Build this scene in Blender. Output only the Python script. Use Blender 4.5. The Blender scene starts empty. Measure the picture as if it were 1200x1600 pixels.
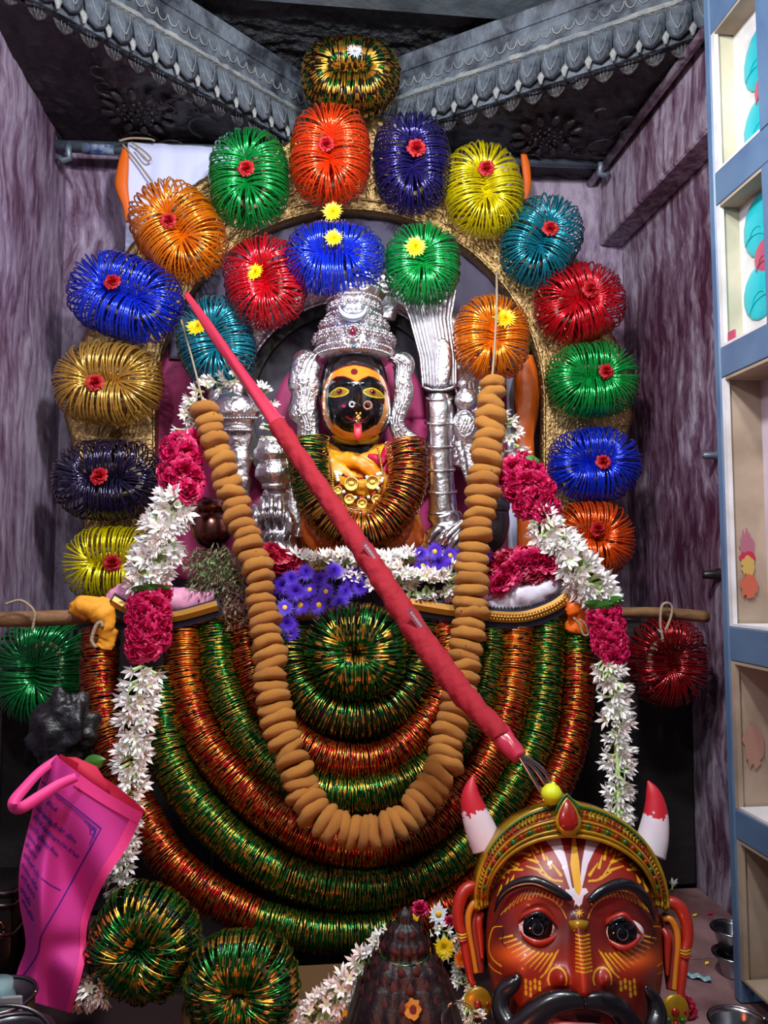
import bpy, math, random
import numpy as np
from mathutils import Vector, Matrix, noise
R = random.Random(11)
rng = np.random.default_rng(5)
SC = bpy.context.scene
COL = SC.collection
# ---------------------------------------------------------------- camera, light, exposure
F = 1225.0                      # focal length in pixels of the 1200x1600 frame
CZ = 0.605                      # camera height over the shrine floor
YAW, PITCH = math.radians(6.2), math.radians(4.2)
cd = bpy.data.cameras.new('camera'); cam = bpy.data.objects.new('camera', cd); COL.objects.link(cam)
cd.sensor_fit = 'VERTICAL'; cd.sensor_height = 32.0; cd.lens = F / 1600 * 32.0; cd.clip_start = 0.01
cam.location = (0, 0, CZ); cam.rotation_euler = (math.pi / 2 + PITCH, 0, -YAW)
SC.camera = cam
CM = Matrix.Rotation(-YAW, 3, 'Z') @ Matrix.Rotation(math.pi / 2 + PITCH, 3, 'X')
EX = Vector((math.cos(YAW), -math.sin(YAW), 0)); EZ = Vector((0, 0, 1)); NV = Vector((-math.sin(YAW), -math.cos(YAW), 0))
w = bpy.data.worlds.new('World'); SC.world = w; w.use_nodes = True
w.node_tree.nodes['Background'].inputs[0].default_value = (0.66, 0.70, 0.82, 1)
w.node_tree.nodes['Background'].inputs[1].default_value = 0.12
def area(name, loc, target, size, power, col, shape='DISK'):
    l = bpy.data.lights.new(name, 'AREA'); l.energy = power; l.color = col; l.size = size; l.shape = shape
    o = bpy.data.objects.new(name, l); COL.objects.link(o); o.location = loc
    o.rotation_euler = (Vector(target) - Vector(loc)).to_track_quat('-Z', 'Y').to_euler()
    return o
area('ceiling_lamp', (0.08, 0.62, CZ + 0.86), (0.08, 1.50, CZ + 0.05), 0.11, 8.5, (0.93, 0.96, 1.0))
area('left_glint_fill', (-0.28, 0.20, CZ + 0.70), (0.1, 1.5, CZ + 0.2), 0.10, 3.2, (0.92, 0.96, 1.0))  # small unseen light, added so bangle highlights break into dots
area('right_glint_fill', (0.36, 0.40, CZ + 0.80), (0.1, 1.5, CZ + 0.3), 0.08, 2.4, (1.0, 0.97, 0.92))  # another added unseen light for the dotted highlights
area('low_warm_fill', (0.05, 0.55, CZ - 0.42), (0.12, 1.5, CZ + 0.1), 0.06, 0.35, (1.0, 0.25, 0.10))  # unseen warm light, added low for orange reflections on the brass arch
SC.view_settings.view_transform = 'Standard'; SC.view_settings.look = 'None'
SC.view_settings.gamma = 1.0; SC.view_settings.use_curve_mapping = False
SC.view_settings.exposure = 0.68
# ---------------------------------------------------------------- helpers
def P(px, py, Y):
    d = CM @ Vector(((px - 600) / F, -(py - 800) / F, -1))
    return Vector((0, 0, CZ)) + d * (Y / d.y)
def K(Y): return Y / F
def lin(c): return c / 12.92 if c <= 0.04045 else ((c + 0.055) / 1.055) ** 2.4
def C(h): return tuple(lin(int(h[i:i + 2], 16) / 255) for i in (0, 2, 4)) + (1,)
def mat(name, col, rough=0.5, metal=0.0, bump=None, vary=None, **kw):
    m = bpy.data.materials.new(name); m.use_nodes = True; nt = m.node_tree; b = nt.nodes['Principled BSDF']
    if isinstance(col, str): col = C(col)
    b.inputs['Base Color'].default_value = col; b.inputs['Roughness'].default_value = rough; b.inputs['Metallic'].default_value = metal
    for k, v in kw.items():
        b.inputs[k.replace('_', ' ')].default_value = v
    tc = nt.nodes.new('ShaderNodeTexCoord')
    if vary:                                  # (other colour, scale, stretch)
        c2, sc, st = vary
        mp = nt.nodes.new('ShaderNodeMapping'); mp.inputs['Scale'].default_value = st; nt.links.new(tc.outputs['Object'], mp.inputs[0])
        n = nt.nodes.new('ShaderNodeTexNoise'); n.inputs['Scale'].default_value = sc; n.inputs['Detail'].default_value = 6
        n.inputs['Distortion'].default_value = 0.4
        nt.links.new(mp.outputs[0], n.inputs['Vector'])
        r = nt.nodes.new('ShaderNodeValToRGB'); r.color_ramp.elements[0].position = 0.36; r.color_ramp.elements[1].position = 0.64
        r.color_ramp.elements[0].color = col; r.color_ramp.elements[1].color = C(c2)
        nt.links.new(n.outputs['Fac'], r.inputs[0]); nt.links.new(r.outputs[0], b.inputs['Base Color'])
    if bump:                                  # (scale, strength, distance)
        n = nt.nodes.new('ShaderNodeTexNoise'); n.inputs['Scale'].default_value = bump[0]; n.inputs['Detail'].default_value = 5
        nt.links.new(tc.outputs['Object'], n.inputs['Vector'])
        bp = nt.nodes.new('ShaderNodeBump'); bp.inputs['Strength'].default_value = bump[1]; bp.inputs['Distance'].default_value = bump[2]
        nt.links.new(n.outputs['Fac'], bp.inputs['Height']); nt.links.new(bp.outputs[0], b.inputs['Normal'])
    return m
def paintmat(name, rough=0.35, metal=0.0, coat=0.0, bump=None):
    m = mat(name, 'ffffff', rough, metal, bump=bump); nt = m.node_tree
    a = nt.nodes.new('ShaderNodeAttribute'); a.attribute_name = 'paint'
    nt.links.new(a.outputs['Color'], nt.nodes['Principled BSDF'].inputs['Base Color'])
    nt.nodes['Principled BSDF'].inputs['Coat Weight'].default_value = coat
    return m
WL = {}
def tag(o, label=None, cat=None, group=None, kind=None):
    if label: o['label'] = label
    if cat: o['category'] = cat
    if group: o['group'] = group
    if kind: o['kind'] = kind
    return o
def thing(name, loc, label, cat, group=None):
    o = bpy.data.objects.new(name, None); COL.objects.link(o); o.location = loc; o.empty_display_size = 0.01
    WL[o.name] = Vector(loc)
    return tag(o, label, cat, group)
def wl(o): return WL.get(o.name, Vector((0, 0, 0))) if o else Vector((0, 0, 0))
def link(o, parent):
    COL.objects.link(o)
    if parent: o.parent = parent
    WL[o.name] = wl(parent)
    return o
def inst(me, name, parent, mtx):
    o = bpy.data.objects.new(name, me); COL.objects.link(o)
    if parent: o.parent = parent
    o.matrix_basis = Matrix.Translation(-wl(parent)) @ mtx
    return o
def frame(loc, z, x=None, s=1.0, spin=0.0):
    z = Vector(z).normalized(); x = Vector(x) if x is not None else (Vector((1, 0, 0)) if abs(z.x) < .9 else Vector((0, 1, 0)))
    y = z.cross(x).normalized(); x = y.cross(z)
    if spin: x, y = x * math.cos(spin) + y * math.sin(spin), y * math.cos(spin) - x * math.sin(spin)
    if not hasattr(s, '__len__'): s = (s, s, s)
    m = Matrix((x * s[0], y * s[1], z * s[2])).transposed().to_4x4(); m.translation = Vector(loc)
    return m
def smooth_path(pts, step):
    """Catmull-Rom through tuples of numbers, resampled about every `step` of the first two coordinates"""
    p = [np.array(q, float) for q in pts]; p = [2 * p[0] - p[1]] + p + [2 * p[-1] - p[-2]]
    out = []
    for i in range(1, len(p) - 2):
        a, b, c, d = p[i - 1:i + 3]
        for t in np.linspace(0, 1, 24, endpoint=False):
            out.append(0.5 * (2 * b + (c - a) * t + (2 * a - 5 * b + 4 * c - d) * t * t + (3 * b - a - 3 * c + d) * t ** 3))
    out.append(p[-2]); out = np.array(out)
    L = np.concatenate([[0], np.cumsum(np.hypot(*(out[1:, :2] - out[:-1, :2]).T))])
    n = max(2, int(round(L[-1] / step)) + 1); s = np.linspace(0, L[-1], n)
    return np.stack([np.interp(s, L, out[:, k]) for k in range(out.shape[1])], 1)
def crumple(mb, amp, sc, seed=0):
    for i, v in enumerate(mb.V):
        q = Vector(v) * sc + Vector((seed, 0, 0)); n1 = noise.noise_vector(q); n2 = noise.noise_vector(q * 2.6); mb.V[i] = tuple(Vector(v) + n1 * amp + n2 * amp * .45)
    return mb
class MB:
    def __init__(s): s.V = []; s.F = []; s.m = []
    def add(s, V, Fc, m=0):
        o = len(s.V); s.V += [tuple(v) for v in V]; s.F += [tuple(i + o for i in f) for f in Fc]; s.m += [m] * len(Fc) if not hasattr(m, '__len__') else list(m)
        return s
    def hexa(s, c, m=0):      # 8 corners: bottom 4, top 4
        return s.add(c, [(0, 3, 2, 1), (4, 5, 6, 7), (0, 1, 5, 4), (1, 2, 6, 5), (2, 3, 7, 6), (3, 0, 4, 7)], m)
    def box(s, lo, hi, m=0):
        x0, y0, z0 = lo; x1, y1, z1 = hi
        return s.hexa([(x0, y0, z0), (x1, y0, z0), (x1, y1, z0), (x0, y1, z0), (x0, y0, z1), (x1, y0, z1), (x1, y1, z1), (x0, y1, z1)], m)
    def bbox(s, lo, hi, b, m=0):   # box with chamfered edges
        x0, y0, z0 = lo; x1, y1, z1 = hi
        ring = lambda x0, y0, x1, y1, z: [(x0 + b, y0, z), (x1 - b, y0, z), (x1, y0 + b, z), (x1, y1 - b, z), (x1 - b, y1, z), (x0 + b, y1, z), (x0, y1 - b, z), (x0, y0 + b, z)]
        V = ring(x0 + b, y0 + b, x1 - b, y1 - b, z0) + ring(x0, y0, x1, y1, z0 + b) + ring(x0, y0, x1, y1, z1 - b) + ring(x0 + b, y0 + b, x1 - b, y1 - b, z1)
        Fc = [tuple(range(7, -1, -1)), tuple(range(24, 32))]
        for k in range(3):
            for i in range(8): Fc.append((k * 8 + i, k * 8 + (i + 1) % 8, k * 8 + 8 + (i + 1) % 8, k * 8 + 8 + i))
        return s.add(V, Fc, m)
    def rings(s, rows, m=0, caps=True, closed=True):
        n = len(rows[0]); V = [v for r in rows for v in r]; Fc = []
        for i in range(len(rows) - 1):
            for j in range(n if closed else n - 1): Fc.append((i * n + j, i * n + (j + 1) % n, (i + 1) * n + (j + 1) % n, (i + 1) * n + j))
        if caps and closed: Fc += [tuple(range(n - 1, -1, -1)), tuple(range((len(rows) - 1) * n, len(rows) * n))]
        return s.add(V, Fc, m)
    def tube(s, pts, r, n=8, m=0, fl=1.0, up=None, mod=None):
        pts = [Vector(p) for p in pts]; rows = []; N = len(pts); side = None
        for i, p in enumerate(pts):
            t = (pts[min(i + 1, N - 1)] - pts[max(i - 1, 0)]).normalized()
            if up is not None: a = t.cross(up).normalized(); b = a.cross(t).normalized()
            else:
                if side is None: side = t.orthogonal().normalized()
                side = (side - t * side.dot(t)).normalized(); a = side; b = t.cross(a)
            ri = r[i] if hasattr(r, '__len__') else r
            row = []
            for j in range(n):
                th = 2 * math.pi * j / n; q = ri * (mod(i / (N - 1), th) if mod else 1)
                row.append(p + a * math.cos(th) * q + b * math.sin(th) * q * fl)
            rows.append(row)
        return s.rings(rows, m)
    def lathe(s, prof, base, n=24, m=0, ax=EZ, sx=1.0, mod=None):
        z = Vector(ax).normalized(); x = z.orthogonal().normalized() if abs(z.z) < .99 else Vector((1, 0, 0)); y = z.cross(x); rows = []
        for r, h in prof:
            rows.append([Vector(base) + z * h + (x * math.cos(2 * math.pi * j / n) * sx + y * math.sin(2 * math.pi * j / n)) * max(r, 1e-5) * (mod(h, 2 * math.pi * j / n) if mod else 1) for j in range(n)])
        return s.rings(rows, m)
    def ell(s, c, r, nu=12, nv=8, m=0, M=None):
        rows = []; c = Vector(c)
        for i in range(nv + 1):
            ph = math.pi * (i / nv) ; sp = max(math.sin(ph), 1e-3)
            row = [Vector((r[0] * sp * math.cos(2 * math.pi * j / nu), r[1] * sp * math.sin(2 * math.pi * j / nu), -r[2] * math.cos(ph))) for j in range(nu)]
            rows.append([c + (M @ v if M else v) for v in row])
        return s.rings(rows, m)
    def grid(s, f, nu, nv, m=0, thick=None):
        V = [Vector(f(i / nu, j / nv)) for j in range(nv + 1) for i in range(nu + 1)]
        Fc = [(j * (nu + 1) + i, j * (nu + 1) + i + 1, (j + 1) * (nu + 1) + i + 1, (j + 1) * (nu + 1) + i) for j in range(nv) for i in range(nu)]
        s.add(V, Fc, m)
        if thick is not None:
            t = Vector(thick); s.add([v + t for v in V], [f[::-1] for f in Fc], m)
            o = len(V); b = [i for i in range(nu)] ; E = []
            W = nu + 1
            for i in range(nu): E += [(i, i + 1), ((nv) * W + i + 1, nv * W + i)]
            for j in range(nv): E += [(j * W + nu, (j + 1) * W + nu), ((j + 1) * W, j * W)]
            base = len(s.V) - 2 * o
            for a, c in E: s.F.append((base + a, base + o + a, base + o + c, base + c)); s.m.append(m)
        return s
    def prism(s, poly, t, m=0):
        n = len(poly); t = Vector(t); V = [Vector(p) for p in poly] + [Vector(p) + t for p in poly]
        return s.add(V, [tuple(range(n)), tuple(range(2 * n - 1, n - 1, -1))] + [(i, i + n, (i + 1) % n + n, (i + 1) % n) for i in range(n)], m)
    def mesh(s, name, mats, smooth=True, off=Vector((0, 0, 0))):
        me = bpy.data.meshes.new(name)
        V = [(v[0] - off[0], v[1] - off[1], v[2] - off[2]) for v in s.V] if off.length else s.V
        me.from_pydata(V, [], s.F)
        for q in (mats if isinstance(mats, (list, tuple)) else [mats]): me.materials.append(q)
        me.polygons.foreach_set('material_index', s.m); me.polygons.foreach_set('use_smooth', [smooth] * len(s.F)); me.update()
        return me
    def build(s, name, mats, parent=None, smooth=True, sharp=None):
        me = s.mesh(name, mats, smooth, wl(parent))
        o = link(bpy.data.objects.new(name, me), parent)
        if smooth and sharp:
            try: me.set_sharp_from_angle(angle=math.radians(sharp))
            except Exception: pass
        return o
def ptube(mb, pts, Y=None, fl=1.0, n=12, step=6, m=0, mod=None):
    """swept body given by pixels: rows (px, py, radius_px[, Y]); flattened by fl towards the viewer"""
    q = [(p[0], p[1], p[2], p[3] if len(p) > 3 else Y) for p in pts]; q = smooth_path(q, step)
    return mb.tube([P(a, b, d) for a, b, c, d in q], [max(c, .15) * K(d) for a, b, c, d in q], n, m, fl, up=NV, mod=mod)
# ---------------------------------------------------------------- materials
def metalc(n, h, rough=0.2, k=0.6, **kw): return mat(n, h, rough, k, Coat_Weight=0.9, Coat_Roughness=0.07, **kw)
GLASS = {
 'orange': metalc('orange_foil', 'ff4a08'), 'green': metalc('green_foil', '06a848'), 'navy': metalc('navy_foil', '2a2378', 0.16),
 'yellow': metalc('yellow_foil', 'f2e004'), 'teal': metalc('teal_foil', '10889c'), 'red': metalc('red_foil', 'd80c20'),
 'blue': metalc('blue_foil', '1238e0'), 'amber': metalc('amber_foil', 'f98a04'), 'gold': metalc('pale_gold_foil', 'd0a042'),
 'black': metalc('black_foil', '241a40', 0.14), 'darkred': metalc('dark_red_foil', '9c0a14'), 'emerald': metalc('emerald_foil', '04803a'),
 'rust': metalc('rust_orange_foil', 'f25808')}
GOLDG = metalc('gold_glitter', 'e0a838', 0.30, 0.95); GRNG = metalc('green_glitter', '0a7a24', 0.25, 0.8); REDG = metalc('red_glitter', 'c81c0a', 0.28, 0.8)
DRKG = mat('dark_green_lacquer', '0c2410', 0.25, 0.3); ORNG = metalc('orange_glitter', 'e85a10', 0.28, 0.85)
BLKG = mat('dark_brown_lacquer', '1c0e06', 0.3, 0.3)
SILVER = mat('embossed_silver', 'e2dce0', 0.28, 1.0, bump=(130, 0.9, 0.0035)); SILV2 = mat('smooth_silver', 'e8e4e8', 0.24, 1.0, bump=(80, 0.6, 0.003))
SILVD = mat('tarnished_silver', '8d8a8e', 0.35, 1.0, bump=(120, 0.6, 0.002))
BRASS = mat('embossed_brass', 'a88a5c', 0.38, 1.0, bump=(150, 1.0, 0.004)); GOLD = mat('polished_gold', 'e8c060', 0.32, 1.0, bump=(400, .5, .0006))
STEEL = mat('steel', '9a9aa0', 0.25, 1.0, bump=(30, 0.1, 0.001)); IRON = mat('galvanised_pipe', '7c8894', 0.45, 0.5, vary=('5c6874', 30, (1, 1, 1)))
STONE = mat('carved_grey_stone', '262a34', 0.62, 0.0, bump=(90, 0.9, 0.005), vary=('6a737e', 20, (1, 1, 1)))
STONEL = mat('pale_worn_stone', '7a828a', 0.7, 0.0, bump=(150, 1.0, 0.004), vary=('a8a8a4', 30, (1, 1, 1)))
STONED = mat('near_black_stone', '141014', 0.55, 0.0, bump=(45, 1.0, 0.01), vary=('2c2428', 14, (1, 1, 1)))  # near-black mottled stone of the corner slabs, soffits and mortar lump
STONEB = mat('rough_hewn_ceiling_stone', '1e1e24', 0.75, 0.0, bump=(55, 1.0, 0.03), vary=('3c3e44', 20, (1, 2.5, 1)))
SLABL = mat('greenish_ceiling_slab', '48545a', 0.7, 0.0, bump=(60, 0.6, 0.004), vary=('66727a', 12, (1, 1, 1)))
def wallmat(name, dark, mid, light, rot):
    m = mat(name, mid, 0.55); nt = m.node_tree; b = nt.nodes['Principled BSDF']
    tc = nt.nodes.new('ShaderNodeTexCoord')
    big = nt.nodes.new('ShaderNodeTexNoise'); big.inputs['Scale'].default_value = 5; big.inputs['Detail'].default_value = 3; nt.links.new(tc.outputs['Object'], big.inputs['Vector'])
    mx = nt.nodes.new('ShaderNodeVectorMath'); mx.operation = 'MULTIPLY_ADD'; mx.inputs[1].default_value = (0.10, 0.10, 0.03)
    nt.links.new(big.outputs['Color'], mx.inputs[0]); nt.links.new(tc.outputs['Object'], mx.inputs[2])
    mp = nt.nodes.new('ShaderNodeMapping'); mp.inputs['Scale'].default_value = (48, 48, 8); mp.inputs['Rotation'].default_value = rot
    nt.links.new(mx.outputs[0], mp.inputs[0])
    n = nt.nodes.new('ShaderNodeTexNoise'); n.inputs['Scale'].default_value = 1.0; n.inputs['Detail'].default_value = 8; n.inputs['Roughness'].default_value = 0.7; nt.links.new(mp.outputs[0], n.inputs['Vector'])
    n2 = nt.nodes.new('ShaderNodeTexNoise'); n2.inputs['Scale'].default_value = 3.2; n2.inputs['Detail'].default_value = 4; nt.links.new(tc.outputs['Object'], n2.inputs['Vector'])
    ad = nt.nodes.new('ShaderNodeMath'); ad.operation = 'MULTIPLY_ADD'; ad.inputs[1].default_value = 0.7; nt.links.new(n2.outputs['Fac'], ad.inputs[0]); nt.links.new(n.outputs['Fac'], ad.inputs[2])
    r = nt.nodes.new('ShaderNodeValToRGB'); e = r.color_ramp.elements; e[0].position = 0.68; e[0].color = C(dark); e[1].position = 1.0; e[1].color = C(light)
    k = e.new(0.83); k.color = C(mid)
    nt.links.new(ad.outputs[0], r.inputs[0]); nt.links.new(r.outputs[0], b.inputs['Base Color'])
    bp = nt.nodes.new('ShaderNodeBump'); bp.inputs['Strength'].default_value = 0.5; bp.inputs['Distance'].default_value = 0.003
    nt.links.new(n.outputs['Fac'], bp.inputs['Height']); nt.links.new(bp.outputs[0], b.inputs['Normal'])
    return m
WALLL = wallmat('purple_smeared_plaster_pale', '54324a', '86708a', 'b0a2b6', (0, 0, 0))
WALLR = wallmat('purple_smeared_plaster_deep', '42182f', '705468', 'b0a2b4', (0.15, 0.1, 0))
SOIL = mat('dark_pedestal_stone', '241c1e', 0.8, bump=(50, 0.6, 0.005), vary=('120c0e', 8, (1, 1, 1)))
TILE = mat('pink_marble_tile', 'a07c7c', 0.35, vary=('6e4c4c', 9, (1, 1, 1)), bump=(120, 0.1, 0.001)); GROUT = mat('dark_grout', '3a2c2c', 0.9)
BLUEP = mat('blue_grey_oil_paint', '5c7694', 0.4, vary=('4c6486', 9, (1, 1, 1)), bump=(60, 0.15, 0.002))
CREAM = mat('cream_limewash', 'c8c2ac', 0.6, vary=('a8a48c', 8, (1, 1, 1)), bump=(80, 0.2, 0.002)); WHITEP = mat('white_paint', 'dcdce0', 0.5, vary=('c4c0bc', 20, (1, 1, 1)))
TAN = mat('tan_limewash', 'b09c88', 0.6, vary=('8e7c68', 10, (1, 1, 1))); TURQ = mat('turquoise_enamel', '18b4be', 0.3); PINKP = mat('pink_enamel', 'b84a68', 0.35)
LAV = mat('pale_lilac_panel', 'c4b4c0', 0.5, vary=('b0a0ac', 6, (1, 1, 1)))
WCLOTH = mat('white_cotton', 'd0d4f4', 0.85, bump=(14, 0.4, 0.01)); GCLOTH = mat('grey_backdrop_cloth', '4c465a', 0.9, bump=(8, 0.4, 0.01))
OCLOTH = mat('orange_silk', 'e06412', 0.45, bump=(20, 0.5, 0.006)); YCLOTH = mat('yellow_silk', 'eda216', 0.42, bump=(34, 0.6, 0.006), vary=('d88408', 20, (1, 1, 1)))
PCLOTH = mat('magenta_cloth', 'b02868', 0.7, vary=('8e2456', 6, (1, 1, 1))); RCLOTH = mat('red_cloth_wrap', '96081e', 0.85, bump=(40, 0.8, 0.006)); RPLAS = mat('rose_plastic_wrap', 'b83048', 0.25)
BCLOTH = mat('navy_cloth_edge', '141a30', 0.8); BROC = mat('gold_honeycomb_brocade', 'a06c20', 0.4, 0.4)
WHITEC = mat('white_satin', 'd6cfe0', 0.5, bump=(25, 0.5, 0.006)); PINKC = mat('pink_satin', 'd890b0', 0.5)
TWINE = mat('jute_twine', 'a08c74', 0.9, bump=(300, 1, 0.002)); WOOD = mat('peeled_wood_pole', '8a6440', 0.6, vary=('6c4c30', 30, (1, 4, 4)), bump=(60, 0.4, 0.004))
PETW = mat('white_tuberose_petal', 'f4f0ee', 0.55); PETG = mat('pale_green_bud', 'b8cc8c', 0.55); PETP = mat('rosy_white_petal', 'eeddd6', 0.5)
ROSE = mat('magenta_rose_petal', 'd8105e', 0.5, vary=('a80c44', 60, (1, 1, 1))); ROSER = mat('red_rose_petal', 'b8101c', 0.6); ROSED = mat('crimson_rose_petal', 'b80838', 0.5, vary=('8c0628', 50, (1, 1, 1)))
ASTER = mat('violet_aster_petal', '6a3ae0', 0.55, vary=('4420b0', 40, (1, 1, 1))); ASTC = mat('aster_centre', 'e8b818', 0.6)
MUMY = mat('yellow_chrysanthemum', 'f6d210', 0.5); MUMW = mat('white_chrysanthemum', 'e8ecf6', 0.5); MUMO = mat('orange_marigold', 'f08418', 0.5); RUST = mat('rust_marigold', '9c3c10', 0.6)
LEAF = mat('green_leaf', '3c7a2c', 0.45); LEAFD = mat('dry_herb_leaf', '7c8c60', 0.6); LEAFB = mat('brownish_herb_leaf', '8a6c60', 0.65)
VADA = mat('fried_lentil_batter', 'e6a04c', 0.5, vary=('d48a34', 60, (1, 1, 1)), bump=(110, 0.8, 0.003)); PEPPER = mat('peppercorn', '241410', 0.6)
VADA2 = mat('darker_fried_batter', 'dc8c3c', 0.5, vary=('cc8c40', 50, (1, 1, 1)), bump=(110, 0.8, 0.003))
BAGM = mat('pink_nonwoven_fabric', 'cc3090', 0.7, bump=(500, 0.3, 0.0008)); BAGS = mat('hot_pink_hem', 'ee3c8c', 0.6, bump=(500, 0.3, 0.0008)); INK = mat('blue_print', '2c1c94', 0.6); BAGIN = mat('red_inner_fabric', 'c4103c', 0.7)
BLACKS = mat('black_oiled_stone', '0a090c', 0.22, 0.0, bump=(50, 0.15, 0.001)); LEMON = mat('lemon_skin', 'd4e01c', 0.35, bump=(220, 0.3, 0.0008))
CARD = mat('brown_cardboard', '5c4020', 0.8); PAPER = mat('grey_printed_paper', '8a8c90', 0.8)
GLASSC = mat('clear_glass', 'ffffff', 0.03, Transmission_Weight=1.0); PLAST = mat('smoky_plastic_film', '3c3a3c', 0.2, 0.0, Alpha=1.0)
PEARL = mat('pearl', 'f0e8e8', 0.15); CORAL = mat('coral_bead', 'b43020', 0.3); JET = mat('black_bead', '0c0a0a', 0.2); TURM = mat('turmeric_paste', 'b0741c', 0.8); KUM = mat('kumkum_powder', '5c1010', 0.85)
# ================================================================ SETTING
YB = 1.76; CC = CZ + .04; XL, XR, XB = P(97, 500, YB).x, P(972, 398, YB).x, P(934, 300, YB).x
def struct(o): o['kind'] = 'structure'; return o
struct(MB().box((XL - .06, -.6, -.05), (XL, YB + .06, CZ + 1.3)).build('wall_left', WALLL, smooth=False))
struct(MB().box((XL, YB, -.05), (XR + .06, YB + .06, CZ + 1.3)).build('wall_back', WALLL, smooth=False))
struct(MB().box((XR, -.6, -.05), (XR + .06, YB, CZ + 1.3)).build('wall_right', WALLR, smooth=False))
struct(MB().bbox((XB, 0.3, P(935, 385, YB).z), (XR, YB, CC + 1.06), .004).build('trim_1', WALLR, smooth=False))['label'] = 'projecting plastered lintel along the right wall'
m = MB().box((XB - .012, .3, CC + .90), (XB, YB, CC + .93)); m.tube([(XB - .02, .3, CC + .885), (XB - .02, YB, CC + .885)], .009, 10)
struct(m.build('trim_2', WALLR))['label'] = 'purple painted conduit and batten along the top of the lintel'
fl = struct(MB().box((XL, -.6, -.05), (XR, YB, -.012)).build('floor', GROUT, smooth=False))
TS = .262
for i in range(5):
    for j in range(9):
        x0 = XR - (i + 1) * TS; y0 = 1.475 - (j + 1) * TS
        if x0 + TS < XL: continue
        x1 = x0 + TS - .004; x0 = max(x0, XL + .001)
        if y0 < -.6: continue
        MB().bbox((x0, y0, -.013), (x1 - .001, y0 + TS - .004, R.uniform(-.0008, .0008)), .0015).build('tile', TILE, fl, smooth=False)
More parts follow.
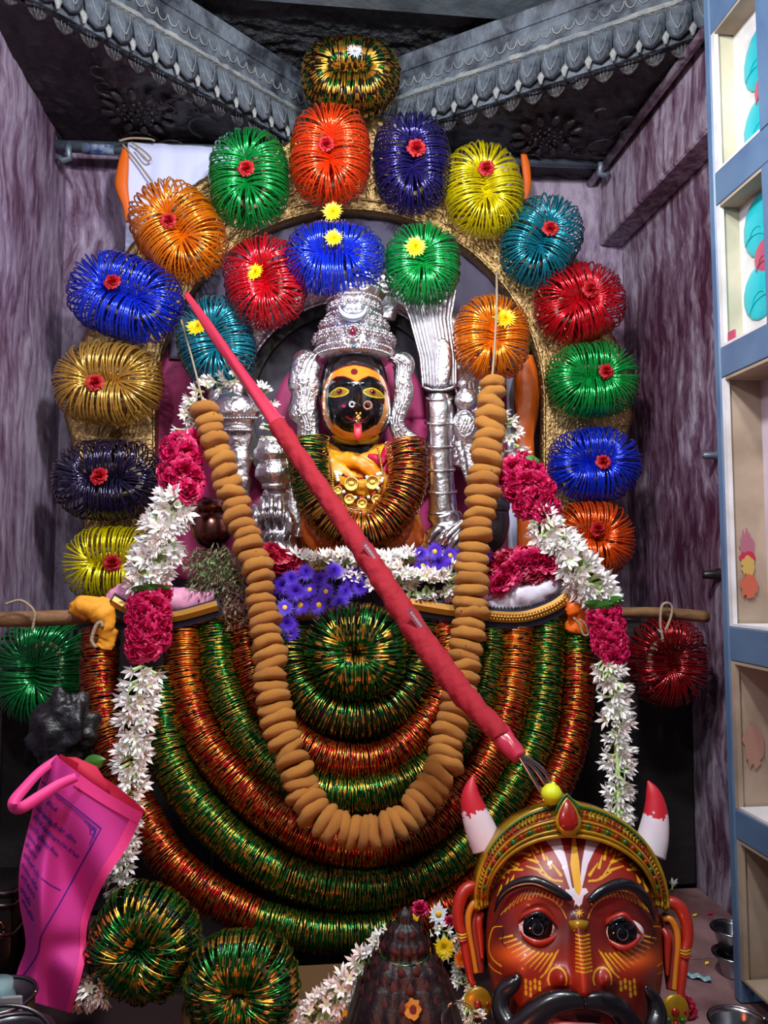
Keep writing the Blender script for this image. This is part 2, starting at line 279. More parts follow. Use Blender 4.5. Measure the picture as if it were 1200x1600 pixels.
# ceiling: greenish beam in front, rough slab behind it, carved corner slabs with lotus friezes
YCB = (lambda d: d.y * 1.09 / d.z)(CM @ Vector((0, 784 / F, -1)))
ce = struct(MB().box((XL - .05, -.6, CC + 1.05), (XR + .05, YCB, CC + 1.2)).build('ceiling', SLABL, smooth=False))
def rough(u, v):
    x = XL + (XR - XL) * u; y = YCB - .01 + (1.79 - YCB) * v
    return (x, y, CC + 1.075 + .012 * noise.noise((x * 18, y * 40, 0)) + .006 * noise.noise((x * 60, y * 110, 3)))
MB().grid(rough, 150, 50).build('rough_slab', STONEB, ce)
def corner(A, B, cor, name, lab, flip):
    A = Vector((A[0], A[1], 0)); B = Vector((B[0], B[1], 0)); Cc = Vector((cor[0], cor[1], 0)); e = (B - A).normalized(); L = (B - A).length
    n = Vector((e.y, -e.x, 0));  n = n if n.y < 0 else -n
    root = struct(MB().prism([A + EZ * (CC + .905), B + EZ * (CC + .905), Cc + EZ * (CC + .905)], (0, 0, .17)).build(name, STONED, smooth=False)); root['label'] = lab
    # carved underside: relief lobes and scrolls
    def und(u, v):
        p = A.lerp(B, u).lerp(Cc, v); h = noise.noise((p.x * 16, p.y * 16, 5)) * .008 + abs(noise.noise((p.x * 34, p.y * 34, 9))) * .008
        return p + EZ * (CC + .897 - h)
    MB().grid(und, 90, 50).build('carved_soffit', STONED, root)
    m = MB()
    for k in range(10):
        c = A.lerp(B, R.uniform(.12, .88)).lerp(Cc, R.uniform(.12, .6)); a0 = R.uniform(0, 6); r0 = R.uniform(.02, .055)
        m.tube([c + EZ * (CC + .888) + Vector((math.cos(a0 + t * .5), math.sin(a0 + t * .5), 0)) * r0 * (1 - t / 13) for t in range(10)], [.003 * (1.2 - t / 10) for t in range(10)], 6)
    c = A.lerp(B, .5).lerp(Cc, .35)
    for k in range(26):
        a = k * 2.4; rr = .008 * math.sqrt(k); m.ell(c + EZ * (CC + .888) + Vector((math.cos(a), math.sin(a), 0)) * rr, (.0045, .0045, .004), 6, 4)
    for k in range(12):
        a = k * math.pi / 6; q = Vector((math.cos(a), math.sin(a), 0)); m.ell(c + EZ * (CC + .889) + q * .062, (.018, .009, .006), 8, 4, M=Matrix.Rotation(a, 3, 'Z'))
    m.build('carved_rosette', STONED, root)['kind'] = 'stuff'
    # mouldings of the frieze
    def strip(z0, z1, d0, d1, nm, mt, jag=0.0):
        nn = 60; rows = []
        for i in range(nn + 1):
            p = A + e * (L * i / nn) - e * 0; q = jag * noise.noise((i * .9, z0 * 30, 1))
            rows.append([p + EZ * (CC + z0) + n * (d0 + q), p + EZ * (CC + z1 + q) + n * (d1 + q), p + EZ * (CC + z1) - n * .01, p + EZ * (CC + z0) - n * .01])
        return MB().rings(rows).build(nm, mt, root, smooth=False)
    strip(1.022, 1.052, .020, .028, 'top_moulding', STONE)
    strip(.975, 1.022, .012, .016, 'scalloped_band', STONE)
    strip(.962, .975, .022, .016, 'bead_ledge', STONEL, .004)
    strip(.900, .962, .004, .010, 'petal_backing', STONE)
    NP = int(L / .0445)
    mt_ = []
    for v in range(2):
        m = MB(); W = .0455; H = .066
        def pet(u, vv):
            a = 2 * u - 1; b = vv; hw = W / 2 * (math.sqrt(max(0, 1 - max(0, (b - .45) / .55) ** 2.2)) * .96 + .02)
            return Vector((a * hw, -(.006 + .017 * math.sin(min(1, b * 1.15) * math.pi * .62) * (1 - .45 * a * a) + .0022 * math.cos(a * 9)), -H * b))
        m.grid(pet, 10, 9, 0, thick=(0, .004, 0))
        for sgn in (-1, 1):
            m.tube([pet(.5 + sgn * .30 * math.sin(t / 8 * math.pi * .5 + .1), .12 + .72 * (1 - t / 8)) + Vector((0, -.0012, 0)) for t in range(9)], .0009, 5, 1)
        mt_.append(m.mesh('petal', [STONE, STONEL]))
    m = MB(); m.grid(lambda u, v: Vector(((2 * u - 1) * .012 * (1 - v * .85), -.002 - .012 * math.sin(v * 2) * (1 - abs(2 * u - 1) * .4), -.030 * v)), 4, 4, 0, thick=(0, .003, 0)); tooth = m.mesh('petal_tip', STONEL)
    m = MB(); m.grid(lambda u, v: Vector(((2 * u - 1) * .021 * math.sqrt(max(0.02, 1 - v ** 2.5)), -.001 - .006 * math.sin(v * 2.4), -.034 * v)), 6, 5, 0, thick=(0, .003, 0))
    for q in (-.35, 0, .35): m.tube([(q * .021, -.0085, -.004), (q * .016, -.0088, -.026)], .0008, 4, 1)
    low = m.mesh('leaf_lobe', [STONED, STONE])
    sc = MB()
    for i in range(NP):
        p = A + e * ((i + .5) * L / NP); M = Matrix((e if e.x > 0 else -e, -n, EZ)).transposed().to_4x4()
        M.translation = p + EZ * (CC + .966) + n * .004; inst(mt_[0], 'lotus_petal', root, M @ Matrix.Scale(R.uniform(.94, 1.04), 4))
        M.translation = p + e * (L / NP / 2) + EZ * (CC + .926) + n * .008; inst(tooth, 'petal_tip', root, M)
        M.translation = p - n * .014 + EZ * (CC + .912); inst(low, 'leaf_lobe', root, M.copy())
        for k in (-.5, .5):
            c = p + e * (k * L / NP / 2) + n * .016 + EZ * (CC + 1.0)
            sc.tube([c + e * (.0105 * math.cos(t / 8 * math.pi)) + EZ * (-.018 * math.sin(t / 8 * math.pi) + .006) for t in range(9)], .0012, 5)
    sc.build('scallop_line', STONEL, root)['kind'] = 'stuff'
def zpl(px, py, z):
    d = CM @ Vector(((px - 600) / F, -(py - 800) / F, -1)); return d * (z / d.z)
def ext(p, q, x=None, y=None):
    t = (x - p.x) / (q.x - p.x) if x is not None else (y - p.y) / (q.y - p.y); return (p.x + (q.x - p.x) * t, p.y + (q.y - p.y) * t)
_a, _b, _c, _d = zpl(430, 208, .94), zpl(90, 22, .94), zpl(650, 200, .94), zpl(1050, 72, .94)
corner(ext(_a, _b, y=1.755), ext(_a, _b, x=XL), (XL, YB), 'ceiling_corner_slab', 'dark carved stone slab across the far left corner of the ceiling with a lotus petal frieze', 1)
corner(ext(_c, _d, y=1.755), ext(_c, _d, x=XR), (XR, YB), 'ceiling_corner_slab', 'dark carved stone slab across the far right corner of the ceiling with a lotus petal frieze', -1)
# pedestal behind the figure
struct(MB().bbox((XL + .001, 1.475, 0), (XR - .001, YB - .001, CZ - .115), .006).build('pedestal_platform', SOIL, smooth=False))['label'] = 'dark stone ledge running wall to wall behind the bangle curtain'
struct(MB().bbox((-.14, 1.34, 0), (.46, 1.474, CZ - .125), .006).build('pedestal_block', SOIL, smooth=False))['label'] = 'dark stone block under the goddess statue'
# wall details
m = MB(); m.ell(P(72, 205, 1.70), (.035, .05, .045), 12, 8); m.build('pipe_plaster_lump', STONED)
tag(bpy.data.objects['pipe_plaster_lump'], 'grey mortar lump holding the pipe end at the left wall', 'mortar', kind='thing')
# painted wall shelf with niches on the right
XF = P(1109, 56, 1.079).x
sh = thing('wall_shelf', (XF, 1.0, 0), 'blue grey painted wall shelf with cream niches along the right wall', 'shelf')
ZO = [(.72, .95), (.508, .695), (.267, .4615), (-.118, .224), (-.369, -.166), (-.598, -.412)]
zs = [.96] ; Yj = 1.079; Y0s = .30
m = MB(); m.bbox((XF, Yj, .0), (XR - .001, 1.097, CC + 1.04), .003); m.build('end_post', BLUEP, sh, smooth=False)
zr = lambda x, y: round(P(x, y, 1.079).z - CZ, 4)
bounds = [(zr(1116, 272), zr(1109, 56)), (zr(1126, 544), zr(1118, 324)), (zr(1141, 978), zr(1127, 592)), (zr(1152, 1262), zr(1142, 1032)), (zr(1158, 1530), zr(1152, 1310))]
rails = [(bounds[0][1], 1.08)] + [(bounds[i + 1][1], bounds[i][0]) for i in range(4)]
for a, b in rails:
    MB().bbox((XF, Y0s, CZ + a), (XR - .001, Yj - .0005, CZ + b), .002).build('rail', BLUEP, sh, smooth=False)
for k, (z0, z1) in enumerate(bounds):
    bx = XF + (.034 if k < 2 else .058)
    m1 = CREAM if k < 2 else TAN
    MB().box((XF + .001, Yj - .0105, CZ + z0), (XF + .0075, Yj - .0008, CZ + z1)).build('white_edge', WHITEP if k < 3 else TAN, sh, smooth=False)
    MB().box((XF + .0075, Yj - .006, CZ + z0), (bx, Yj - .0008, CZ + z1)).build('niche_side', m1, sh, smooth=False)
    MB().box((bx, Y0s, CZ + z0), (bx + .01, Yj - .001, CZ + z1)).build('niche_back', (WHITEP if k < 2 else LAV), sh, smooth=False)
    MB().box((XF + .001, Y0s, CZ + z1 - .004), (bx, Yj - .011, CZ + z1)).build('niche_top', TAN, sh, smooth=False)
    MB().box((XF + .001, Y0s, CZ + z0), (bx, Yj - .011, CZ + z0 + .004)).build('niche_floor', WHITEP if k < 4 else TAN, sh, smooth=False)
YU = XF / P(1187, 200, 1).x
for k in range(2):
    z0, z1 = bounds[k]; MB().box((XF, P(1300, 0, 1).x * 0 + YU - .045, CZ + z0), (XF + .02, YU, CZ + z1)).build('upright', BLUEP, sh, smooth=False)
    zc = CZ + (z0 + z1) / 2; X = XF + .0325
    # raised enamel lotus on the back of the niche
    yu, yl = ((88, 192), (350, 455))[k]; tq = [P(1188, q_, (XF + .0325) / P(1188, q_, 1).x) for q_ in (yu, yl)]; ym = (tq[0].y + tq[1].y) / 2 - 1.045
    for (dy, dz, ry, rz, a, mt_) in ((tq[0].y - 1.045, tq[0].z - zc, .042, .046, .2, TURQ), (tq[1].y - 1.045, tq[1].z - zc, .042, .040, -.2, TURQ), (ym - .012, (tq[0].z + tq[1].z) / 2 - zc, .026, .034, 0, PINKP)) if True else ((-.004, .055, .030, .045, .25, TURQ), (-.006, -.062, .030, .045, -.3, TURQ), (-.058, .0, .032, .040, 0, PINKP), (-.095, .06, .03, .045, -.3, TURQ), (-.095, -.06, .03, .045, .3, TURQ)):
        mm = MB(); Mx = Matrix.Rotation(a, 3, 'X')
        mm.ell((X, 1.045 + dy, zc + dz), (.004, ry, rz), 20, 8, M=Mx)
        for t in (.4, .65): mm.tube([Vector((X - .0042, 1.045 + dy, zc + dz)) + Mx @ Vector((0, ry * t * math.cos(q), -rz * t * .9 + rz * .3 * math.sin(q))) for q in np.linspace(0, math.pi, 9)], .0008, 5)
        mm.build('enamel_petal', mt_, sh)
MB().box((XF + .003, 1.045, CZ + bounds[1][0] + .005), (XF + .006, 1.062, CZ + bounds[1][0] + .018)).build('small_picture', PINKP, sh, smooth=False)
for (py, ry_, rz_, mt_) in ((885, .010, .015, mat('yellow_smear', 'b89850', .9)), (855, .011, .022, mat('magenta_smear', 'a06070', .9)), (870, .012, .008, mat('crimson_smear', 'b02040', .9)), (915, .013, .017, mat('vermilion_smear', 'b45840', .9)), (1165, .015, .030, mat('faded_smear', 'a07868', .9))):
    mm = MB(); yy = 1.0725 - .0006 * (py % 7); o = P(1150, py, 1.0715); xx = XF + .028; z = o.z
    V = [(xx + (ry_ * (1 + .5 * noise.noise((3 * t, py, 0)))) * math.cos(t), yy, z + rz_ * (1 + .8 * noise.noise((t * 4, py, 2))) * math.sin(t)) for t in np.linspace(0, 6.283, 25)[:-1]]
    mm.prism(V, (0, .0004, 0)); mm.build('powder_mark', mt_, sh, smooth=False)
# ================================================================ pipe, cloths, twine
pp = thing('curtain_pipe', P(500, 240, 1.68), 'grey galvanised pipe fixed across the shrine near the ceiling', 'pipe')
a = P(84, 228, 1.68); b = P(935, 254, 1.68); a.x = XL + .001; b.x = XB - .001
MB().tube([a, b], .0125, 20).build('pipe', IRON, pp)
for q, s in ((a, 1), (b, -1)):
    MB().tube([q + Vector((s * .03, -.014, .0)), q + Vector((s * .03, -.018, -.018)), q + Vector((s * .032, -.012, -.032)), q + Vector((s * .018, -.01, -.036)), q + Vector((s * .008, -.01, -.03))], .007, 8).build('clamp', IRON, pp)
MB().tube([a + Vector((.055, 0, 0)), a + Vector((.12, 0, 0))], .0128, 20).build('blue_stencil_band', mat('worn_blue_stencil', '24407c', .6, vary=('8c98a4', 90, (1, 1, 1))), pp)
zt = a.z
def hang(name, x0, x1, y0, y1, Y, mt_, label, cat='cloth', amp=.006, fr=30, top=0.0):
    A = P(x0, y0, Y); B = P(x1, y0, Y); Z1 = P(x0, y1, Y).z
    def f(u, v):
        x = A.x + (B.x - A.x) * u; z = A.z + (Z1 - A.z) * v
        return (x, Y + amp * (math.sin(x * fr * 3 + 2 * noise.noise((x * 9, z * 3, 1))) * (.35 + .65 * v)) + .004 * noise.noise((x * 40, z * 12, 4)), z)
    o = MB().grid(f, 140, 40, thick=(0, .0015, 0)).build(name, mt_); return tag(o, label, cat)
o = hang('white_curtain', 200, 800, 222, 905, 1.655, WCLOTH, 'white cotton curtain hung from the pipe behind the brass arch', 'curtain')
MB().tube([P(196, 218, 1.655), P(820, 240, 1.655)], .004, 6)
o = MB(); ptube(o, [(196, 232, 5), (192, 262, 9), (190, 290, 10), (197, 320, 6), (200, 345, 4)], 1.645, .5, 12, 3); tag(o.build('orange_cloth_strip', OCLOTH), 'twisted orange silk strip tied at the left end of the white curtain', 'cloth')
o = MB(); ptube(o, [(818, 240, 5), (822, 262, 7), (824, 290, 6), (820, 312, 4)], 1.645, .5, 12, 3); tag(o.build('orange_cloth_strip', OCLOTH), 'short orange cloth end on the pipe beside the yellow bangle bunch', 'cloth')
o = MB(); ptube(o, [(822, 555, 10), (824, 610, 20), (820, 680, 14), (822, 760, 16), (824, 860, 14)], 1.60, .3, 14, 5, mod=lambda t, th: 1 + .18 * math.sin(5 * th + t * 14)); tag(o.build('orange_drape', OCLOTH), 'orange silk drape hanging inside the right leg of the brass arch', 'cloth')
def twine(pts, Y, label, r=1.6, name='jute_twine'):
    m = MB(); ptube(m, [(x, y, r) + tuple(q) for x, y, *q in pts], Y, 1, 6, 3); return tag(m.build(name, TWINE), label, 'string')
m = MB()
for k in range(5): m.tube([a + Vector((.155 + k * .003 + .002 * math.sin(t), .0145 * math.cos(t), .0145 * math.sin(t))) for t in np.linspace(0, 6.28, 16)], .002, 5)
ptube(m, [(186, 220, 1.8), (205, 216, 1.8), (232, 217, 1.8), (242, 220, 1.4)], 1.64, 1, 6, 3)
ptube(m, [(205, 222, 1.5), (225, 236, 1.5), (236, 248, 1.5), (228, 250, 1.5), (212, 232, 1.5)], 1.64, 1, 6, 3)
tag(m.build('jute_twine', TWINE), 'jute twine knotted round the pipe at the corner of the white curtain', 'string')
twine([(192, 226), (214, 252), (238, 284)], 1.64, 'loose jute string running down from the pipe behind the amber bangle bunch')
# ================================================================ brass arch
arch = thing('brass_arch', P(545, 930, 1.60), 'tall embossed brass arch standing behind the goddess with bangle bunches tied on it', 'arch')
def archpt(r, th, Y=1.60):    # r px, th angle
    if th > 1e-9 and th < math.pi - 1e-9: return P(545 + r * math.cos(th), 620 - r * math.sin(th), Y)
AR = []
for i in range(25): AR.append(('l', 930 - i * 310 / 24))
def arow(s):
    # s from 0..1 : left leg up, round, right leg down -> centre-line pixel + outward direction
    Lg, Rr = 310.0, 378.0; tot = 2 * Lg + math.pi * Rr; q = s * tot
    if q < Lg: return (545, 930 - q, -1, 0)
    if q < Lg + math.pi * Rr:
        t = (q - Lg) / Rr; return (545, 620, -math.cos(t), -math.sin(t))
    return (545, 620 + (q - Lg - math.pi * Rr), 1, 0)
def apt(s, r, d=0.0):
    cx, cy, ox, oy = arow(s); r *= 1 + .042 * oy if oy < 0 else 1
    if oy < 0: ext = 0
    return P(cx + ox * r, cy + oy * r, 1.60) + Vector((0, -d, 0))
def aplate(s, v):
    oy_ = arow(s)[3]; ro_ = 425 + 40 * math.exp(-((oy_ + 1) / .016) ** 2) + 30 * (max(0, 1 + oy_ / .25) if oy_ < 0 else max(0, 1 - abs(arow(s)[1] - 650) / 90 * .9)) - (10 if oy_ >= 0 else 0)
    r = 300 + (ro_ - 300) * v
    h = .012 * math.sin(v * math.pi) ** .5 + .004 * max(0, math.sin(s * 150) * math.sin(v * math.pi * 3)) + .003 * abs(math.sin(s * 420 + 5 * math.sin(v * 9)))
    e = .004 if (.02 < v < .09 or .90 < v < .97) else 0
    return apt(s, r, h + e)
MB().grid(aplate, 520, 22, thick=(0, .022, 0)).build('embossed_plate', BRASS, arch)
for r, w_ in ((303, 2.2), (318, 1.6), (408, 1.6)):
    MB().tube([apt(i / 220, r, .012) for i in range(221)], [K(1.6) * w_ * (1 + .35 * (i % 2)) for i in range(221)], 6).build('beaded_rim', BRASS, arch)
me = MB(); 
for k in range(26): a = k * 2.4; q = .0023 * math.sqrt(k); me.ell((q * math.cos(a), q * math.sin(a), .003), (.0022, .0022, .003), 6, 4)
for k in range(3): me.tube([(r_ * math.cos(t), r_ * math.sin(t), .003) for r_ in (.018 + k * .007,) for t in np.linspace(0, 2 * math.pi, 32)], .0016, 5)
me = me.mesh('scroll_boss', BRASS)
for i in range(40):
    s = (i + .5) / 40; inst(me, 'scroll_boss', arch, frame(apt(s, 362, .012), (0, -1, 0), s=R.uniform(.9, 1.1)))
# backing behind the statue: grey disc, magenta cloth, dark ring, silver inner arch
halo = thing('silver_halo', P(545, 880, 1.56), 'dark halo board with a silver embossed rim behind the goddess head', 'halo')
def ring2(cx, cy, r0, r1, Y, t0, t1, mt_, name, par, th=.01, bump=0, n=90, sy=1.0):
    f = lambda u, v: P(cx + (r0 + (r1 - r0) * v) * math.cos(t0 + (t1 - t0) * u), cy - sy * (r0 + (r1 - r0) * v) * math.sin(t0 + (t1 - t0) * u), Y) + Vector((0, -bump * (math.sin(v * math.pi) + .6 * abs(math.sin(u * 70) * math.sin(v * 9))), 0))
    return MB().grid(f, n, 14, thick=(0, th, 0)).build(name, mt_, par)
ring2(545, 640, 1, 158, 1.565, 0, 2 * math.pi, mat('slate_board', '34303c', .7), 'board', halo)
ring2(545, 640, 150, 172, 1.555, -.6, math.pi + .6, mat('dark_wood_ring', '1e1614', .5), 'dark_ring', halo, .012)
ring2(545, 640, 170, 222, 1.552, -.5, math.pi + .5, SILVER, 'silver_rim', halo, .012, .012, 260)
MB().tube([P(545 + 170 * math.cos(t), 640 - 170 * math.sin(t), 1.545) for t in np.linspace(-.5, math.pi + .5, 120)], [K(1.545) * (1.8 + (i % 2)) for i in range(120)], 6).build('rope_edge', SILV2, halo)
o = MB(); ptube(o, [(598, 462, 14), (606, 480, 16), (604, 500, 14)], 1.52, .4, 10, 3); o.build('silver_finial', SILVER, halo)
ring2(548, 655, 1, 122, 1.552, 0, 2 * math.pi, PCLOTH, 'magenta_cloth_disc', halo, .003)
o = hang('magenta_backcloth', 250, 790, 445, 905, 1.635, PCLOTH, 'magenta cloth hanging low behind the goddess inside the brass arch')
def gcl():
    A = P(240, 300, 1.63); 
hang('grey_inner_curtain', 270, 820, 300, 560, 1.625, GCLOTH, 'dull grey lilac cloth filling the top of the brass arch opening', amp=.004)
# ================================================================ bangle bunches
def ringmesh(name, mats, w=.042, seg=44, pat=None, cs=5):
    V, Fc, mi = [], [], []
    for i in range(seg):
        t = 2 * math.pi * i / seg; wi = w * (1.16 if i % 2 else .86)
        for j in range(cs):
            p = 2 * math.pi * j / cs; V.append(((1 + wi * math.cos(p)) * math.cos(t), (1 + wi * math.cos(p)) * math.sin(t), wi * math.sin(p)))
            Fc.append((i * cs + j, ((i + 1) % seg) * cs + j, ((i + 1) % seg) * cs + (j + 1) % cs, i * cs + (j + 1) % cs)); mi.append(pat[i % len(pat)] if pat else 0)
    b = MB(); b.add(V, Fc, mi); return b.mesh(name, mats)
RM = {}
def rose_mesh(name, mt_, layers=((4, .25, .9), (5, .45, .75), (6, .75, .5), (7, 1.0, .22)), gx=5, gy=3):
    m = MB()
    for li, (n, rad, lift) in enumerate(layers):
        for k in range(n):
            a = 2 * math.pi * (k + .37 * li) / n + R.uniform(-.12, .12); w_ = rad * 1.5 * math.pi / n + .18; s_ = R.uniform(.9, 1.1)
            ca, sa = math.cos(a), math.sin(a)
            def f(u, v):
                q = 2 * u - 1; rr = rad * (.25 + .75 * math.sin(v * 1.5)) * s_ + .05 * v * abs(q); wid = w_ * math.sin(.35 + v * 1.9) * q
                z = lift * v * .8 + .12 * (1 - q * q) * v - (.28 * max(0, v - .7) * rad * 2) + .05 * math.sin(7 * q + a)
                return (ca * rr - sa * wid, sa * rr + ca * wid, z)
            m.grid(f, gx, gy)
    return m.mesh(name, mt_)
ROSEM = {'red': rose_mesh('rose_bloom', ROSER), 'mag': rose_mesh('rose_bloom', ROSE), 'cri': rose_mesh('rose_bloom', ROSED)}
def mum_mesh(name, mt_, n=90, ctr=None, L=1.0, wd=.09, flat=.5, up=1.0):
    m = MB()
    for k in range(n):
        q = (k + .5) / n; a = k * 2.39996; el = (1 - q) * 1.35 * up + .08; ln = L * (.45 + .55 * q) * R.uniform(.85, 1.1)
        d = Vector((math.cos(a) * math.cos(el), math.sin(a) * math.cos(el), math.sin(el) * flat)); sd = Vector((-math.sin(a), math.cos(a), 0)) * wd; nn = Vector((0, 0, .04))
        b0 = d * .12; m.add([b0 - sd * .5, b0 + sd * .5, d * ln * .6 - sd + nn, d * ln * .6 + sd + nn, d * ln + nn * .3], [(0, 1, 3, 2), (2, 3, 4)])
    if ctr: m.ell((0, 0, .12), (.27, .27, .12), 10, 5, 1)
    return m.mesh(name, [mt_] + ([ctr] if ctr else []))
MUM = {'yellow': mum_mesh('chrysanthemum', MUMY, 110), 'white': mum_mesh('chrysanthemum', MUMW, 80)}
GRP = 'round bunches of glass bangles around the shrine'
BW = {}
def bunch(px, py, w_, h_, Y, key, what, ang=0, n=60, flower=None, fpos=(0, 0), fr=13, jit=3.2, group=GRP, wire=.038, name='bangle_bunch'):
    """closed string of bangles squeezed so its two sides touch: every bangle is a part"""
    k = K(Y); vert = h_ >= w_; n = int(n * 1.75) if n < 80 else int(n * 1.75); sh_, lo = (w_, h_) if vert else (h_, w_)
    r = sh_ / 3.75 * k; a_ = lo / 2 * k - r; b_ = r; c = P(px, py, Y)
    t = thing(name, c, what, 'bangles', group)
    if key not in RM:
        if isinstance(key, str): RM[key] = [ringmesh('bangle', GLASS[key], wire)]
        else:
            ms, pats = key; RM[key] = [ringmesh('bangle', list(ms), wire * .95, 44, p) for p in pats]
    eu = EX; ev = EZ
    th0 = math.radians(ang); U = eu * math.cos(th0) + ev * math.sin(th0); Vv = ev * math.cos(th0) - eu * math.sin(th0)
    if not vert: U, Vv = Vv, U
    tt = np.linspace(0, 2 * math.pi, 721); Ls = max(.40 * r, lo / 2 * k - 1.92 * r); eh = lo / 2 * k - r - Ls; X = b_ * np.cos(tt) * (.82 + .30 * np.sin(tt) ** 2); Z = eh * np.sin(tt) + Ls * np.tanh(np.sin(tt) * 1.5) / .905; L = np.concatenate([[0], np.cumsum(np.hypot(np.diff(X), np.diff(Z)))])
    # bangles sit closer where the string turns, as they fan out
    for i in range(n):
        s = (i + R.uniform(-.25, .25)) / n * L[-1]; q = np.interp(s % L[-1], L, tt)
        p = c + U * np.interp(q, tt, X) + Vv * np.interp(q, tt, Z); q1, q2 = q - .06, q + .06; gx = lambda a: (np.interp(a % (2 * math.pi), tt, X), np.interp(a % (2 * math.pi), tt, Z)); (xa, za), (xb, zb) = gx(q1), gx(q2); tn = (U * (xb - xa) + Vv * (zb - za)).normalized()
        j = math.radians(jit); tn = tn + Vector([R.gauss(0, j) for _ in range(3)])
        out = (p - c); out.normalize()
        inst(R.choice(RM[key]), 'bangle', t, frame(p + out * R.gauss(0, .0012) + NV * R.gauss(0, .0015), tn, x=NV, s=r * R.uniform(.97, 1.03)))
    m = MB(); m.tube([c + U * (b_ * .7 * math.cos(q)) + Vv * (a_ * .95 * math.sin(q)) + NV * (-.2 * r) for q in np.linspace(0, 2 * math.pi, 30)], r * .12, 6); m.build('tie_string', TWINE, t)
    if flower:
        f = c + EX * fpos[0] * k + EZ * (-fpos[1] * k) + NV * (r * 1.0); z = NV + Vector((R.uniform(-.25, .25), 0, R.uniform(-.1, .3)))
        short = what.split(' tied')[0].split(' hung')[0].split(' hanging')[0]
        if flower == 'rose':
            tag(inst(ROSEM['red'], 'rose_head', None, frame(f, z, s=fr * k * .85)), 'small red rose tucked into the ' + short, 'flower', 'roses tucked into the outer bangle bunches')
        else:
            tag(inst(MUM[flower], 'chrysanthemum_head', None, frame(f, z, s=fr * k * 1.35)), flower + ' chrysanthemum tucked into the ' + short, 'flower', 'chrysanthemums tucked into bangle bunches')
    return t
GD = ((0, 0, 1), (1, 0, 0), (0, 1, 1, 0, 0))
YO = 1.535
bunch(548, 120, 160, 130, 1.51, ((GOLDG, BLKG, GRNG), ((0, 0, 1, 0, 0, 1, 1), (0, 0, 1, 1), (0, 0, 2, 2, 1))), 'gold and brown glitter bunch at the very top', flower='white', fpos=(8, -20), fr=12, n=96, jit=4)
bunch(516, 243, 130, 168, 1.49, 'orange', 'orange red bunch tied at the top of the arch', flower='rose', fpos=(-4, 0))
bunch(644, 256, 128, 168, YO, 'navy', 'dark navy bunch tied at the top of the arch', ang=4, flower='rose', fpos=(6, -8), fr=15)
bunch(389, 280, 128, 160, YO, 'green', 'bright green bunch tied on the upper left of the arch', ang=3, flower='rose', fpos=(2, 0))
bunch(755, 298, 132, 158, YO, 'yellow', 'lemon yellow bunch tied on the upper right of the arch', ang=10, flower='rose', fpos=(1, -20))
bunch(279, 362, 132, 172, YO, 'amber', 'amber orange bunch tied on the left shoulder of the arch', ang=35, flower='rose', fpos=(-6, -2), fr=12)
bunch(846, 378, 125, 158, YO, 'teal', 'blue teal bunch tied on the right shoulder of the arch', ang=-28, flower='rose', fpos=(8, -8))
bunch(196, 465, 180, 132, YO, 'blue', 'royal blue bunch tied on the left of the arch', ang=-20, flower='rose', fpos=(-8, -12))
bunch(905, 475, 150, 132, YO, 'red', 'crimson bunch tied on the right of the arch', ang=20, flower='rose', fpos=(10, -12), fr=14)
bunch(170, 600, 168, 130, YO, 'gold', 'pale gold bunch tied on the left leg of the arch', ang=-4, flower='rose', fpos=(-8, 6))
bunch(925, 594, 152, 128, YO, 'green', 'mint green bunch tied on the right leg of the arch', ang=4, flower='rose', fpos=(14, -6), fr=12)
bunch(170, 750, 168, 126, YO, 'black', 'black purple bunch tied on the left leg of the arch', flower='rose', fpos=(-2, -2), fr=14, n=66)
bunch(928, 726, 152, 124, YO, 'blue', 'deep blue bunch tied on the right leg of the arch', ang=3, flower='rose', fpos=(6, 0), fr=12)
bunch(176, 880, 150, 112, YO, 'yellow', 'olive yellow bunch tied low on the left leg of the arch', flower='rose', fpos=(10, 0), fr=13, n=46)
bunch(924, 842, 138, 124, YO, 'rust', 'orange bunch tied low on the right leg of the arch', flower='rose', fpos=(2, -14), fr=13)
YI = 1.43
bunch(414, 442, 128, 150, YI, 'red', 'ruby red bunch hanging left of the silver crown', ang=12, flower='yellow', fpos=(-10, -4), fr=12)
bunch(522, 404, 160, 120, YI - .03, 'blue', 'cobalt blue bunch hanging over the silver crown', flower='yellow', fpos=(2, -20), fr=13, n=66)
bunch(660, 414, 124, 134, YI - .01, 'green', 'leaf green bunch hanging right of the silver crown', flower='yellow', fpos=(-12, -16), fr=15)
bunch(768, 528, 124, 140, 1.44, 'amber', 'honey amber bunch hanging above the right string of fritters', flower='yellow', fpos=(18, -22), fr=16, n=66)
bunch(338, 536, 122, 148, 1.47, 'teal', 'dark teal bunch hanging above the left string of fritters', ang=14, flower='yellow', fpos=(-22, -16), fr=14)
bunch(66, 1048, 140, 156, 1.36, 'emerald', 'emerald green bunch hanging from the left end of the wooden pole', ang=-4, n=68)
bunch(1042, 1034, 132, 142, 1.36, 'darkred', 'dark red bunch hanging from the right end of the wooden pole', ang=0, n=62)
tag(inst(MUM['yellow'], 'chrysanthemum_head', None, frame(P(520, 331, 1.43), NV, s=K(1.43) * 19)), 'pale yellow chrysanthemum between the orange bunch and the cobalt blue bunch', 'flower', 'chrysanthemums tucked into bangle bunches')
GG = ((GOLDG, GRNG, DRKG), ((0, 0, 1, 1, 1, 2, 2), (1, 1, 1, 0, 0, 2, 2, 1), (2, 1, 1, 2, 0, 0, 2, 1, 1)))
bunch(556, 1018, 158, 152, 1.235, GG, 'large green and gold glitter bunch at the centre of the bangle curtain', n=96, jit=4)
bunch(225, 1472, 160, 160, .985, GG, 'green and gold glitter bunch lying beside the pink bag', ang=-30, n=90, jit=4)
bunch(378, 1540, 164, 160, .93, GG, 'green and gold glitter bunch lying in front of the cardboard box', n=90, jit=4)
